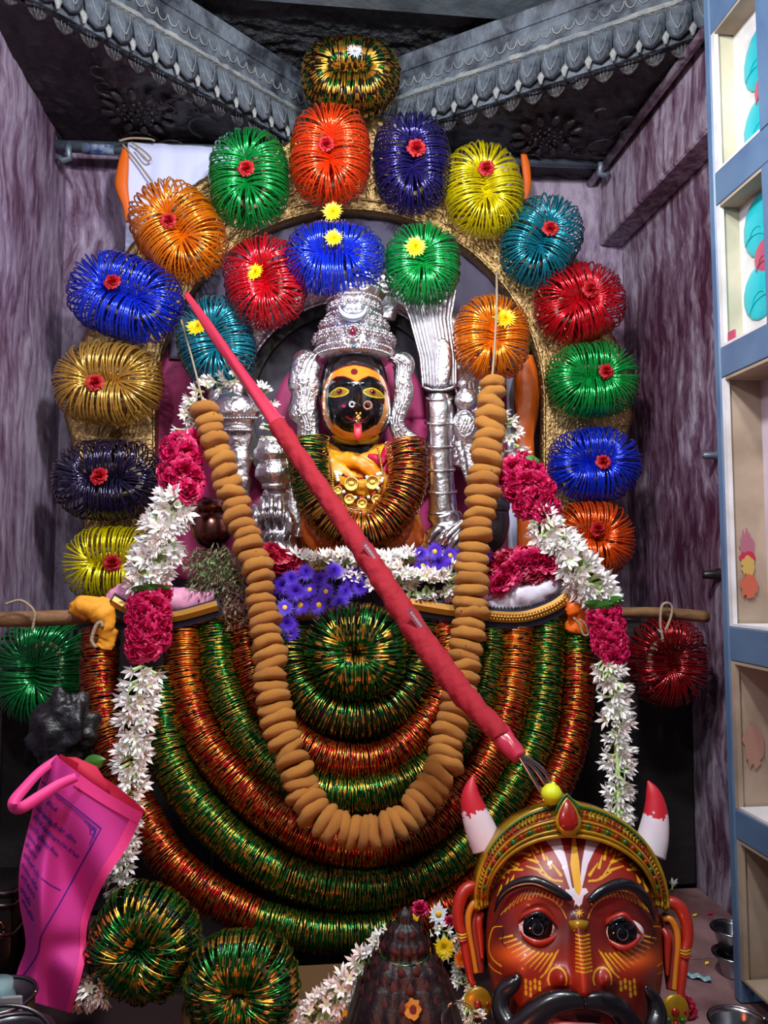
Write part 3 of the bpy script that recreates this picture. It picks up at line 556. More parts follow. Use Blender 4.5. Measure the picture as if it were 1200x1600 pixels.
# ================================================================ wooden pole and long bangle ropes
YP = 1.27
o = MB(); ptube(o, [(-20, 968, 11), (60, 966, 12), (150, 964, 11), (400, 958, 11), (700, 958, 10), (950, 957, 9), (1030, 958, 9.5), (1105, 964, 9.5)], YP, 1, 14, 10, mod=lambda t, th: 1 + .05 * math.sin(th * 3 + t * 30)); tag(o.build('wooden_pole', WOOD), 'thin peeled wooden pole lying across behind the bangle curtain', 'pole')
twine([(8, 944), (30, 938), (46, 946), (54, 958), (52, 976), (50, 985)], 1.245, 'jute loop holding the emerald green bangle bunch to the wooden pole', 2.0)
twine([(1036, 1000), (1032, 975), (1034, 948), (1042, 942), (1050, 948), (1048, 965), (1040, 985)], 1.25, 'white cord loop holding the dark red bangle bunch to the wooden pole', 2.2, 'cord_loop')
def Yr(y): return 1.28 - (y - 960) / 530 * .16
SEG = 32
def rope(path, r, what, cols, space=2.2, jit=.02, wire=1.25, name='bangle_rope', Yf=Yr, group='long bangle ropes of the curtain', single=False):
    """cols: list of (fraction of the length, first slot, second slot)"""
    q = smooth_path([(x, y, r * (1 + 0), Yf(y)) for x, y in path], space); n = len(q)
    Pn = np.array([P(a, b, d) for a, b, c, d in q]); k = np.array([K(d) for d in q[:, 3]])
    T = np.gradient(Pn, axis=0); T /= np.linalg.norm(T, axis=1)[:, None]
    T = T + rng.normal(0, jit, T.shape); T /= np.linalg.norm(T, axis=1)[:, None]
    nv = np.array(NV); A = np.cross(T, nv); A /= np.linalg.norm(A, axis=1)[:, None]; B = np.cross(T, A)
    rr = q[:, 2] * k * (1 + rng.normal(0, .02, n)) * (1 + .02 * np.interp(np.arange(n), np.arange(0, n + 30, 30), rng.uniform(-1, 1, len(np.arange(0, n + 30, 30)))))
    Pn = Pn + A * rng.normal(0, .0008, (n, 1)); wr = wire * k
    mats = [REDG, GRNG, GOLDG, ORNG, DRKG, BLKG]
    t = thing(name, tuple(Pn[n // 2]), what, 'bangles', group)
    if single:
        pool = {}
    th = np.arange(SEG) * 2 * math.pi / SEG; cs = 3
    V = np.zeros((n, SEG, cs, 3)); off = rng.uniform(0, .3, n)
    for c in range(cs):
        ph = 2 * math.pi * c / cs
        rad = rr[:, None] + (wr * math.cos(ph))[:, None]; ang = th[None] + off[:, None]
        V[:, :, c] = Pn[:, None] + rad[..., None] * (np.cos(ang)[..., None] * A[:, None] + np.sin(ang)[..., None] * B[:, None]) + (wr * math.sin(ph))[:, None, None] * T[:, None]
    V = V.reshape(-1, 3) - np.array(wl(t))
    i, j, c = np.meshgrid(np.arange(n), np.arange(SEG), np.arange(cs), indexing='ij'); j2 = (j + 1) % SEG; c2 = (c + 1) % cs
    ix = lambda i, j, c: (i * SEG + j) * cs + c
    Fq = np.stack([ix(i, j, c), ix(i, j2, c), ix(i, j2, c2), ix(i, j, c2)], -1).reshape(-1, 4)
    frac = np.arange(n) / n; s1 = np.zeros(n, int); s2 = np.zeros(n, int)
    for f0, a, b in cols:
        s1[frac >= f0] = a; s2[frac >= f0] = b
    pat = (rng.random((n, SEG)) < .42)
    ii = np.arange(n)[:, None]; run = ((np.arange(SEG)[None] + 2 * (ii % 2) + ii // 5) % 5 < 2); pick = np.where(rng.random((n, 1)) < .8, run, pat)
    mi = np.where(pick, s2[:, None], s1[:, None]); dark = rng.random((n, SEG)) < .10; mi = np.where(dark, np.where(s1[:, None] == 1, 4, 5), mi)
    mi = np.repeat(mi.reshape(-1), cs)
    me = bpy.data.meshes.new('bangle'); me.vertices.add(len(V)); me.vertices.foreach_set('co', V.reshape(-1))
    me.loops.add(Fq.size); me.loops.foreach_set('vertex_index', Fq.reshape(-1)); me.polygons.add(len(Fq))
    me.polygons.foreach_set('loop_start', np.arange(0, Fq.size, 4)); me.polygons.foreach_set('loop_total', np.full(len(Fq), 4))
    for mt_ in mats: me.materials.append(mt_)
    me.polygons.foreach_set('material_index', mi); me.polygons.foreach_set('use_smooth', np.ones(len(Fq), bool)); me.update(); me.validate()
    o = link(bpy.data.objects.new('bangle', me), t); o['kind'] = 'stuff'
    core = MB(); core.tube([Vector(p) for p in Pn[::5]], list((rr * .72)[::5]), 8); core.build('cloth_core', mat('dark_core_cloth', '2a0806', .9) if not bpy.data.materials.get('dark_core_cloth') else bpy.data.materials['dark_core_cloth'], t)
    return t
RD, GN, GO, OR = 0, 1, 2, 3
rope([(456, 985), (456, 1040), (475, 1085), (512, 1115), (556, 1124), (600, 1115), (636, 1085), (656, 1040), (656, 975)], 29, 'innermost bangle rope, green and gold, curving round the central bunch', [(0, GN, GO)], wire=1.3, space=2.9, jit=.06)
rope([(384, 975), (392, 1040), (415, 1100), (455, 1152), (505, 1183), (560, 1192), (612, 1180), (655, 1145), (688, 1095), (703, 1040), (694, 975)], 27, 'second bangle rope from the centre, red and gold', [(0, RD, GO)])
rope([(336, 972), (343, 1050), (370, 1125), (415, 1190), (475, 1230), (545, 1244), (612, 1232), (675, 1200), (722, 1150), (752, 1080), (764, 1020), (764, 972)], 28, 'third bangle rope from the centre, green and gold', [(0, GN, GO)])
rope([(287, 972), (290, 1060), (312, 1145), (360, 1212), (418, 1266), (480, 1306), (548, 1324), (610, 1320), (668, 1296), (716, 1252), (760, 1196), (790, 1128), (804, 1050), (806, 972)], 29, 'fourth bangle rope from the centre, red orange and gold', [(0, OR, GO), (.12, RD, GO), (.86, OR, GO)])
rope([(246, 1050), (252, 1120), (266, 1190), (310, 1262), (385, 1334), (462, 1374), (545, 1392), (620, 1386), (690, 1355), (755, 1295), (808, 1220), (840, 1145), (852, 1060), (856, 972)], 29, 'fifth bangle rope from the centre, broad green and gold', [(0, GN, GO)])
rope([(158, 985), (155, 1060), (166, 1140), (190, 1210), (228, 1285), (262, 1340), (315, 1388), (385, 1428), (450, 1450), (520, 1460), (600, 1454), (675, 1432), (745, 1390), (805, 1330), (850, 1260), (880, 1195), (897, 1130), (903, 1060), (903, 980)], 27, 'outermost bangle rope, red at its ends and green along the bottom', [(0, RD, GO), (.40, GN, GO), (.56, RD, GO), (.965, GN, GO)])
# ================================================================ strings of fritters
def Yv(y): return 1.32 - (y - 600) * .00033
vp = [(320, 640), (335, 690), (352, 740), (368, 790), (385, 840), (402, 885), (408, 935), (415, 985), (423, 1035), (424, 1075), (428, 1110), (442, 1150), (460, 1195), (474, 1240), (503, 1279), (545, 1298), (590, 1300), (628, 1284), (664, 1246), (690, 1205), (698, 1155), (712, 1112), (724, 1060), (726, 1010), (736, 960), (736, 905), (742, 855), (748, 805), (756, 755), (762, 705), (766, 655), (769, 598)]
vg = thing('fritter_garland', P(545, 1298, Yv(1298)), 'long U shaped garland of golden lentil fritters hung on strings', 'garland')
vm = []
for v in range(5):
    m = MB(); rows = []; nu, nv_ = 18, 9
    sd = v * 7.3
    for i in range(nv_ + 1):
        ph = math.pi * i / nv_; row = []
        for j in range(nu):
            t = 2 * math.pi * j / nu; rr = max(1e-3, math.sin(ph)) ** .55; q = Vector((rr * math.cos(t), rr * math.sin(t), -.47 * math.cos(ph) * (1 - .25 * (1 - rr))))
            row.append(q * (1 + .15 * noise.noise(q * 1.7 + Vector((sd, 0, 0))) + .09 * noise.noise(q * 5 + Vector((sd, 3, 0)))))
        rows.append(row)
    m.rings(rows)
    for k in range(2):
        a = R.uniform(0, 6.28); m.ell((math.cos(a) * .93, math.sin(a) * .93, R.uniform(-.15, .15)), (.05, .05, .05), 6, 4, 1)
    vm.append(m.mesh('fritter', [VADA if v % 3 else VADA2, PEPPER]))
q = smooth_path([(x, y, (20 if i == 0 else 22 if i < 8 else 27), Yv(y)) for i, (x, y) in enumerate(vp)], 17.2)
for i, (x, y, r_, Y) in enumerate(q):
    a, b = q[max(i - 1, 0)], q[min(i + 1, len(q) - 1)]; tn = P(b[0], b[1], b[3]) - P(a[0], a[1], a[3])
    r_ = np.interp(i / len(q), [0, .15, .3, .5, .75, .88, 1], [22, 24, 27, 27, 27, 27, 22.5])
    inst(R.choice(vm), 'fritter', vg, frame(P(x + R.uniform(-2.5, 2.5), y + R.uniform(-1.5, 1.5), Y - R.uniform(0, .004)), tn.normalized() + Vector([R.gauss(0, .13) for _ in range(3)]), s=np.array([1, 1, .9 * 26 / r_]) * r_ * K(Y) * R.uniform(.93, 1.07), spin=R.uniform(0, 6)))
m = MB(); m.tube([P(a, b, d) for a, b, c, d in q], .002, 6)
ptube(m, [(283, 500, 1.6, 1.42), (300, 560, 1.6, 1.37), (318, 632, 1.6, Yv(632))], None, 1, 6, 4); ptube(m, [(776, 425, 2, 1.47), (776, 470, 2, 1.36), (773, 540, 2, 1.335), (769, 590, 2, Yv(590))], None, 1, 6, 4)
m.build('string', TWINE, vg)
# ================================================================ flower garlands
def tuberose(n):
    m = MB(); m.tube([(0, 0, 0), (.02, 0, .35), (0, 0, .62)], [.07, .075, .11], 5, 1)
    for k in range(6):
        a = k * math.pi / 3 + R.uniform(-.15, .15); o = R.uniform(.2, .42) if n else R.uniform(.04, .1); ca, sa = math.cos(a), math.sin(a)
        f = lambda t, w_, z: (ca * t - sa * w_, sa * t + ca * w_, z)
        m.add([f(.07, -.06, .58), f(.07, .06, .58), f(.12 + o * .4, -.09, .82), f(.12 + o * .4, .09, .82), f(.10 + o, 0, 1.04 - o * .25), f(.10 + o * .35, 0, .80)], [(0, 1, 5), (0, 5, 2), (1, 3, 5), (2, 5, 4), (5, 3, 4)])
    return m.mesh('tuberose_flower', [PETW if n != 2 else PETP, PETG], smooth=False)
TUB = [tuberose(1), tuberose(1), tuberose(1), tuberose(2), tuberose(0)]
def fl_run(par, pts, n, L=26, R0=8, sp=1.0, down=.25, back=1.25, Y=None):
    q = smooth_path([(p[0], p[1], p[2], p[3] if len(p) > 3 else Y) for p in pts], 2)
    for k in range(n):
        a = q[int((k + R.random()) / n * (len(q) - 1))]; i = min(int((k + .5) / n * (len(q) - 1)), len(q) - 2)
        t = (P(q[i + 1][0], q[i + 1][1], q[i + 1][3]) - P(q[i][0], q[i][1], q[i][3])).normalized(); s = t.cross(NV).normalized()
        th = R.uniform(-back, back); d = (NV * math.cos(th) + s * math.sin(th)); k_ = K(a[3])
        d2 = (d + t * R.gauss(down, .3)).normalized()
        ln = a[2] * .95 * R.uniform(.85, 1.12) * k_
        inst(R.choice(TUB), 'flower', par, frame(P(a[0], a[1], a[3]) + d * a[2] * .12 * k_, d2, s=ln, spin=R.uniform(0, 6)))
def rose_run(par, pts, n, rr=15, kind='mag', Y=None, depth=.55, cols=None):
    q = smooth_path([(p[0], p[1], p[2], p[3] if len(p) > 3 else Y) for p in pts], 2)
    for k in range(n):
        a = q[int((k + .5) / n * (len(q) - 1))]; k_ = K(a[3]); i = min(int((k + .5) / n * (len(q) - 1)), len(q) - 2)
        t = (P(q[i + 1][0], q[i + 1][1], q[i + 1][3]) - P(q[i][0], q[i][1], q[i][3])).normalized(); s = t.cross(NV).normalized()
        off = (-1, .05, 1, -.45, .5)[k % 5] if a[2] > rr * 1.5 else R.uniform(-.4, .4); th = off * 1.05 + R.uniform(-.12, .12)
        d = NV * math.cos(th) + s * math.sin(th)
        inst(ROSEM[kind], 'rose', par, frame(P(a[0], a[1], a[3]) + d * (a[2] - rr * .8) * k_ , d + Vector([R.gauss(0, .18) for _ in range(3)]), s=rr * k_ * R.uniform(.9, 1.1), spin=R.uniform(0, 6)))
def leafm(n=1):
    m = MB(); m.grid(lambda u, v: Vector((v, (u - .5) * .62 * math.sin(min(1, v * 1.02) * math.pi) ** .8, .10 * math.sin(v * 3) - .12 * abs(u - .5))), 6, 8)
    return m.mesh('leaf', LEAF)
LFM = leafm()
def leaf(par, x, y, Y, L, ang, tilt=.3, name='leaf'):
    d = EX * math.cos(ang) + EZ * math.sin(ang); return inst(LFM, name, par, frame(P(x, y, Y), NV + EZ * tilt, x=d, s=L * K(Y)))
def Yg(y): return 1.36 - (y - 600) * .0004
def G(*pts): return [(x, y, r, Yg(y)) for x, y, r in pts]
gl = thing('flower_garland', P(235, 975, Yg(975)), 'long flower garland of white tuberoses and pink roses down the left side', 'garland', 'side flower garlands')
fl_run(gl, G((372, 592, 24), (325, 610, 24), (300, 640, 22), (286, 680, 22)), 34); fl_run(gl, G((400, 600, 20), (425, 640, 20), (420, 690, 14)), 18)
rose_run(gl, G((288, 690, 36), (284, 735, 40), (292, 775, 36)), 14, 19)
fl_run(gl, G((278, 778, 36), (262, 820, 40), (244, 870, 40), (228, 912, 36)), 105)
rose_run(gl, G((238, 930, 36), (235, 975, 38), (230, 1022, 33)), 20, 17)
fl_run(gl, G((228, 1040, 34), (214, 1100, 34), (208, 1180, 32), (200, 1260, 30), (190, 1340, 28), (185, 1390, 24)), 150)
leaf(gl, 268, 690, Yg(690) - .03, 34, .15); leaf(gl, 204, 922, Yg(930) - .02, 40, .1, -1.2); leaf(gl, 222, 918, Yg(930) - .02, 44, -.05, -1.4)
gr = thing('flower_garland', P(955, 990, Yg(990)), 'long flower garland of white tuberoses and pink roses down the right side', 'garland', 'side flower garlands')
fl_run(gr, G((745, 606, 18), (775, 640, 22), (795, 680, 26), (808, 712, 30)), 34)
rose_run(gr, G((800, 728, 36), (824, 762, 44), (846, 806, 36)), 17, 19)
fl_run(gr, G((838, 805, 30), (868, 845, 40), (905, 895, 42), (940, 935, 36)), 88)
rose_run(gr, G((940, 955, 32), (950, 995, 34), (956, 1030, 28)), 17, 16)
fl_run(gr, G((946, 1030, 30), (958, 1080, 32), (962, 1150, 30), (966, 1220, 28), (968, 1285, 26)), 112, down=.45)
for x, y, a, tl in ((912, 944, .05, -.8), (925, 950, .3, -.6), (942, 945, .45, -.5), (930, 952, -.05, -1)): leaf(gr, x, y, Yg(945) - .024, 34, a, tl)
leaf(gr, 812, 722, Yg(720) - .03, 34, 0.1)
m = MB(); ptube(m, G((940, 930, 5), (960, 1080, 5), (967, 1290, 4))); m.build('garland_thread', PETG, gr)
# fallen flower heap beside the pink bag
fh = thing('fallen_flower_spray', P(150, 1548, 1.0), 'small heap of rosy white tuberoses below the pink bag', 'flowers')
fl_run(fh, [(118, 1556, 22, .99), (150, 1545, 28, .985), (172, 1552, 22, .98)], 34, down=0)
# waist garland: roses, tuberoses, asters, herb sprigs
YW = 1.275
wg = thing('waist_garland', P(560, 900, YW), 'thick band of roses, white buds and violet asters at the waist of the goddess', 'garland')
rose_run(wg, [(420, 868, 24, YW), (445, 880, 26, YW), (462, 880, 20, YW)], 8, 16, 'cri')
def buds(par, pts, n, L, up=1.0):
    for k in range(n):
        i = R.random() * (len(pts) - 1); j = int(i); a = [pts[j][c] + (pts[j + 1][c] - pts[j][c]) * (i - j) for c in range(3)]
        d = (EZ * up * R.uniform(.5, 1.2) + EX * R.gauss(0, .45) + NV * R.uniform(.1, 1.1)).normalized()
        inst(R.choice(TUB), 'flower', par, frame(P(a[0], a[1] + R.uniform(-6, 6), a[2]), d, s=L * K(a[2]) * R.uniform(.85, 1.15), spin=R.uniform(0, 6)))
buds(wg, [(460, 882, YW), (560, 888, YW), (650, 880, YW - .01)], 84, 27); buds(wg, [(540, 900, YW - .01), (600, 925, YW - .02), (650, 915, YW - .01)], 46, 26, .3)
buds(wg, [(560, 880, YW - .02), (640, 905, YW - .03), (710, 905, YW - .03)], 60, 26, .4); buds(wg, [(640, 925, YW - .02), (690, 915, YW - .02), (720, 905, YW - .02)], 34, 28, -1)
AST = mum_mesh('aster', ASTER, 130, ASTC, wd=.042, flat=.55, up=.75); ASTN = mum_mesh('aster', ASTER, 150, None, wd=.042, flat=.7)
for x, y in ((455, 905), (478, 895), (500, 905), (522, 893), (545, 905), (562, 918), (540, 925), (510, 925), (485, 922), (462, 925), (470, 945), (498, 945), (530, 942), (440, 915), (448, 975), (455, 990), (556, 898), (445, 950)):
    inst(AST if R.random() < .3 else ASTN, 'aster', wg, frame(P(x, y, YW - .03 + R.uniform(-.004, .006)), NV + EZ * R.uniform(-.2, .6) + EX * R.uniform(-.5, .5), s=K(YW) * R.uniform(17, 21)))
for x, y in ((658, 866), (680, 862), (703, 868), (660, 884), (686, 880), (707, 886), (757, 868), (762, 885), (725, 868)):
    inst(AST if R.random() < .5 else ASTN, 'aster', wg, frame(P(x, y, YW - .02 + R.uniform(-.004, .006)), NV + EZ * R.uniform(-.2, .5) + EX * R.uniform(-.5, .5), s=K(YW) * R.uniform(16, 19)))
rose_run(wg, [(770, 895, 34, YW), (815, 890, 38, YW), (868, 892, 32, YW)], 20, 21, 'cri'); rose_run(wg, [(775, 915, 26, YW - .02), (820, 875, 22, YW - .02), (860, 885, 22, YW - .02)], 12, 18, 'mag')
# herb sprigs
hb = thing('herb_bunch', P(335, 905, YW), 'shaggy bunch of dry grey green herb sprigs left of the fritter string', 'herbs')
lf = MB(); lf.add([(0, 0, 0), (.5, .16, .05), (1, 0, 0), (.5, -.16, .05)], [(0, 1, 2), (0, 2, 3)]); hm = MB(); rr_ = random.Random(4)
for k in range(1500):
    q = rr_.random(); cx = 335 + rr_.gauss(0, 26) if q < .65 else 372 + rr_.gauss(0, 15); cy = 890 + rr_.gauss(0, 20) if q < .65 else 940 + rr_.gauss(0, 24)
    if cx < 288 or cy < 856: continue
    p = P(cx, cy, YW - .015 + rr_.uniform(-.025, .02)); d = Vector((rr_.gauss(0, 1), rr_.gauss(-.5, .6), rr_.gauss(-.2, 1))).normalized(); M = frame(p, d.orthogonal(), x=d, s=rr_.uniform(8, 14) * K(YW), spin=0)
    hm.add([M @ Vector(v) for v in lf.V], lf.F, 0 if q < .5 else 1)
o = hm.build('herb_leaf', [LEAFD, LEAFB], hb, smooth=False); o['kind'] = 'stuff'
m = MB()
for k in range(14): a = k / 14 * 3.0; m.tube([P(345, 900, YW), P(345 + 40 * math.cos(a), 900 + 35 * math.sin(a) - 20, YW - .02)], .0011, 4)
m.build('stem', LEAFD, hb)
# ================================================================ cloth at the waist and knots
o = MB(); ptube(o, [(722, 935, 8, 1.262), (760, 940, 17, 1.262), (820, 930, 21, 1.258), (868, 912, 19, 1.26), (898, 920, 8, 1.265)], None, .7, 16, 3, mod=lambda t, th: 1 + .10 * math.sin(4 * th + t * 13) + .05 * math.sin(9 * th - t * 30)); wc = thing('waist_cloth', P(800, 940, 1.26), 'white and pink satin cloth with black gold border at the right of the waist', 'cloth', 'bordered waist cloths')
crumple(o, .005, 45).build('satin', WHITEC, wc); o = MB(); ptube(o, [(712, 925, 8, 1.25), (745, 930, 14, 1.25), (790, 918, 10, 1.25), (822, 905, 5, 1.25)], None, .6, 12, 3); o.build('pink_fold', PINKC, wc)
def border(par, pts, hw, Y, mt_, name, h=.004):
    q = smooth_path(pts, 3); rows = []
    for i, (x, y) in enumerate(q):
        t = q[min(i + 1, len(q) - 1)] - q[max(i - 1, 0)]; t /= np.hypot(*t); nx, ny = -t[1] * hw, t[0] * hw
        rows.append([P(x - nx, y - ny, Y), P(x, y, Y - .004), P(x + nx, y + ny, Y), P(x, y, Y + h)])
    return MB().rings(rows).build(name, mt_, par, smooth=False)
border(wc, [(640, 945), (700, 955), (735, 958), (775, 966), (820, 966), (862, 952), (893, 930)], 15, 1.243, BCLOTH, 'black_border'); border(wc, [(640, 943), (700, 953), (735, 956), (775, 963), (820, 963), (862, 949), (890, 930)], 8.5, 1.237, BROC, 'gold_brocade')
m = MB()
for i, (x, y) in enumerate(smooth_path([(745, 945), (775, 951), (820, 950), (858, 938), (886, 920)], 5.5)): m.prism([P(x - 2.2, y, 1.236), P(x + 2.2, y, 1.236), P(x, y - 4.5, 1.236)], NV * -.001)
m.build('zigzag_edging', BCLOTH, wc)['kind'] = 'stuff'
hx = MB()
for i, (x, y) in enumerate(smooth_path([(740, 956), (775, 963), (820, 963), (862, 949), (886, 932)], 5)):
    for k in (-4.5, 0, 4.5): hx.ell(P(x + (2.5 if k else 0), y + k, 1.2325), (.0017, .0012, .0017), 6, 3)
hx.build('brocade_knot', GOLD, wc)['kind'] = 'stuff'
wc2 = thing('waist_cloth', P(280, 950, 1.26), 'pink satin cloth with black gold border beside the left rose segment', 'cloth', 'bordered waist cloths')
o = MB(); ptube(o, [(165, 935, 7, 1.265), (205, 928, 18, 1.262), (260, 940, 22, 1.262), (300, 938, 18, 1.262), (335, 935, 10, 1.262)], None, .6, 14, 3, mod=lambda t, th: 1 + .12 * math.sin(4 * th + t * 13)); crumple(o, .005, 45).build('satin', PINKC, wc2)
border(wc2, [(172, 938), (200, 955), (240, 968), (280, 966), (345, 948)], 14, 1.238, BCLOTH, 'black_border'); border(wc2, [(175, 938), (202, 953), (240, 965), (280, 962), (340, 946)], 8, 1.232, BROC, 'gold_brocade')
o = MB(); ptube(o, [(158, 930, 9), (150, 920, 7)], 1.25, 1, 8, 2)
o = MB(); ptube(o, [(112, 948, 10, 1.245), (135, 950, 16, 1.238), (158, 958, 17, 1.235), (168, 985, 13, 1.238), (162, 1012, 13, 1.242)], None, .8, 16, 2.5, mod=lambda t, th: 1 + .13 * math.sin(3 * th + t * 12)); ptube(o, [(118, 940, 5, 1.24), (145, 938, 9, 1.238), (168, 946, 8, 1.24)], None, .7, 10, 3)
crumple(o, .006, 60); tag(o.build('yellow_cloth_knot', mat('marigold_cotton', 'e89a22', .7, bump=(30, .4, .005))), 'marigold yellow cloth knot tying the left end of the curtain to the pole', 'cloth')
twine([(150, 1012), (143, 1000), (150, 978), (158, 972), (160, 980)], 1.222, 'jute twine bound round the marigold yellow cloth knot', 3)
o = MB(); ptube(o, [(872, 935, 6, 1.25), (893, 940, 20, 1.245), (905, 965, 18, 1.245), (902, 985, 20, 1.25)], None, .7, 16, 2.5, mod=lambda t, th: 1 + .13 * math.sin(4 * th + t * 9)); crumple(o, .006, 60); tag(o.build('orange_cloth_knot', OCLOTH), 'orange silk knot tying the right end of the curtain to the pole', 'cloth')
twine([(896, 965), (905, 975), (912, 992), (920, 990), (914, 975), (905, 968)], 1.222, 'jute twine hanging from the orange silk knot', 2)
o = MB(); ptube(o, [(290, 968, 6, 1.262), (320, 966, 9, 1.255), (352, 962, 6, 1.262)], None, .7, 12, 3); tag(o.build('orange_cloth_fold', OCLOTH), 'orange cloth fold above the bangle ropes left of the fritter string', 'cloth')
# ================================================================ red wrapped trident
tr = thing('wrapped_trident', P(815, 1190, .90), 'steel trident with its long shaft wrapped in red cloth slanting across the goddess', 'trident')
def Ys(t): return 1.355 - .455 * t
sp = [(291, 460), (330, 515), (378, 585), (436, 668), (500, 762), (560, 850), (610, 925), (660, 1000), (720, 1080), (775, 1140), (808, 1180)]
rw = [4.5, 8, 9, 12, 15, 17, 18, 19, 19, 17, 14]
pts = [(x, y, r_, Ys((x - 291) / 517)) for (x, y), r_ in zip(sp, rw)]
wr_ = lambda t, th: 1 + .07 * math.sin(2 * th + t * 46) * math.sin(t * 37) + .04 * math.sin(5 * th + t * 90)
o = MB(); ptube(o, pts[:4], None, .9, 14, 2.5, mod=lambda t, th: 1 + .16 * math.sin(3 * th + t * 5)); o.build('plastic_wrap', RPLAS, tr)
o = MB(); ptube(o, [(432, 662, 14, Ys(.272))] + pts[4:-1] + [(783, 1150, 18, Ys(.95))], None, .95, 20, 2.2, mod=wr_); crumple(o, .0016, 90).build('cloth_wrap', RCLOTH, tr)
o = MB(); ptube(o, [(774, 1138, 17, Ys(.93)), (795, 1163, 16, Ys(.97)), (812, 1184, 12, Ys(1))], None, .95, 16, 2.5, mod=lambda t, th: 1 + .08 * math.sin(4 * th + t * 9)); o.build('shaft_tip_wrap', RPLAS, tr)
for pr in ([(812, 1182), (826, 1205), (845, 1236), (854, 1250)], [(812, 1182), (832, 1190), (852, 1208), (864, 1232)], [(812, 1182), (834, 1200), (850, 1222), (864, 1250)]):
    o = MB(); ptube(o, [(x, y, 3.6 if i < 3 else .8, .900 - .002 * i) for i, (x, y) in enumerate(pr)], None, .5, 8, 2); o.build('prong', STEEL, tr)
for cx, cy, t in ((575, 862, .55), (647, 968, .69)):
    p = P(cx + 3, cy, Ys(t) - K(1.1) * 18.5); d = (P(cx + 10, cy + 14, Ys(t)) - P(cx, cy, Ys(t))).normalized(); s = d.cross(NV).normalized()
    L_, W_ = .017, .0045; MB().add([p - d * L_ - s * W_, p + d * L_ - s * W_, p + d * L_ + s * W_, p - d * L_ + s * W_], [(0, 1, 2, 3)]).prism([p - d * L_ - s * W_, p + d * L_ - s * W_, p + d * L_ + s * W_, p - d * L_ + s * W_], NV * -.001).build('paper_label', mat('rose_label', 'c86478', .5), tr, smooth=False)
    cu = bpy.data.curves.new('tx', 'FONT'); cu.body = 'KANNAN'; cu.size = .0068; cu.align_x = 'CENTER'; cu.align_y = 'CENTER'; ob = bpy.data.objects.new('tx', cu); COL.objects.link(ob)
    me = bpy.data.meshes.new_from_object(ob.evaluated_get(bpy.context.evaluated_depsgraph_get())); bpy.data.objects.remove(ob)
    me.materials.clear(); me.materials.append(WHITEP); inst(me, 'lettering', tr, frame(p + NV * .0008, NV, x=d, s=(.8, .8, 1)))
o = MB(); o.lathe([(0, -1.08), (.12, -1.0), (.55, -.8), (.9, -.35), (1, 0), (.9, .4), (.55, .82), (.16, 1.0), (.08, 1.1), (0, 1.12)], (0, 0, 0), 24)
lm = o.mesh('lemon', LEMON); tag(inst(lm, 'lemon', None, frame(P(862, 1241, .893), EZ + EX * .15, s=K(.893) * 17)), 'bright yellow green lemon stuck on the trident tip above the mask', 'lemon')
# ================================================================ painted reliefs
def poly(U, V, pts):
    ins = np.zeros(U.shape, bool); n = len(pts)
    for i in range(n):
        x1, y1 = pts[i]; x2, y2 = pts[(i + 1) % n]
        if y1 == y2: continue
        c = ((y1 > V) != (y2 > V)) & (U < (x2 - x1) * (V - y1) / (y2 - y1) + x1); ins ^= c
    return ins
def stroke(U, V, pts, w0, w1=None, sm=True):
    w1 = w0 if w1 is None else w1
    q = smooth_path(pts, 3) if sm and len(pts) > 2 else np.array(pts, float); n = len(q) - 1; out = np.zeros(U.shape, bool)
    for i in range(n):
        ax, ay = q[i]; bx, by = q[i + 1]; dx, dy = bx - ax, by - ay; l2 = dx * dx + dy * dy + 1e-9
        t = np.clip(((U - ax) * dx + (V - ay) * dy) / l2, 0, 1); d = np.hypot(U - ax - dx * t, V - ay - dy * t)
        w_ = w0 + (w1 - w0) * (i + t) / n; out |= d < w_ / 2
    return out
def relief(CX, CY, Y0, roll, hw, up, dn, n, depthf, paintf, mt_, name, par, Mf=None):
    g = np.linspace(-1, 1, n); u, v = np.meshgrid(g, g); x = u * np.sqrt(1 - v * v / 2); y = v * np.sqrt(1 - u * u / 2); rho = np.minimum(1, np.hypot(x, y))
    U = x * hw; V = np.where(y > 0, y * dn, y * up); D = depthf(U, V, rho); col = paintf(U, V); k = K(Y0)
    if Mf is None: Mf = (P(CX, CY, Y0), EX, EZ, NV)
    sc = 1 - D * k / (Mf[0] - Vector((0, 0, CZ))).length; U = U * sc; V = V * sc
    cr, sr = math.cos(roll), math.sin(roll); a = (U * cr - V * sr) * k; b = (U * sr + V * cr) * k; D = D * k
    W = np.array(Mf[0])[None, None] + a[..., None] * np.array(Mf[1]) - b[..., None] * np.array(Mf[2]) + D[..., None] * np.array(Mf[3])
    W = W.reshape(-1, 3) - np.array(wl(par)); i, j = np.meshgrid(np.arange(n - 1), np.arange(n - 1), indexing='ij'); q = i * n + j
    Fq = np.stack([q, q + n, q + n + 1, q + 1], -1).reshape(-1, 4)
    me = bpy.data.meshes.new(name); me.vertices.add(n * n); me.vertices.foreach_set('co', W.reshape(-1)); me.loops.add(Fq.size); me.loops.foreach_set('vertex_index', Fq.reshape(-1))
    me.polygons.add(len(Fq)); me.polygons.foreach_set('loop_start', np.arange(0, Fq.size, 4)); me.polygons.foreach_set('loop_total', np.full(len(Fq), 4)); me.polygons.foreach_set('use_smooth', np.ones(len(Fq), bool))
    at = me.color_attributes.new('paint', 'FLOAT_COLOR', 'POINT'); cc = np.ones((n * n, 4)); cc[:, :3] = col.reshape(-1, 3); at.data.foreach_set('color', cc.reshape(-1)); me.materials.append(mt_); me.update(); me.validate()
    return link(bpy.data.objects.new(name, me), par)
def gs(U, V, x, y, sx, sy=None): return np.exp(-((U - x) / sx) ** 2 - ((V - y) / (sy or sx)) ** 2)
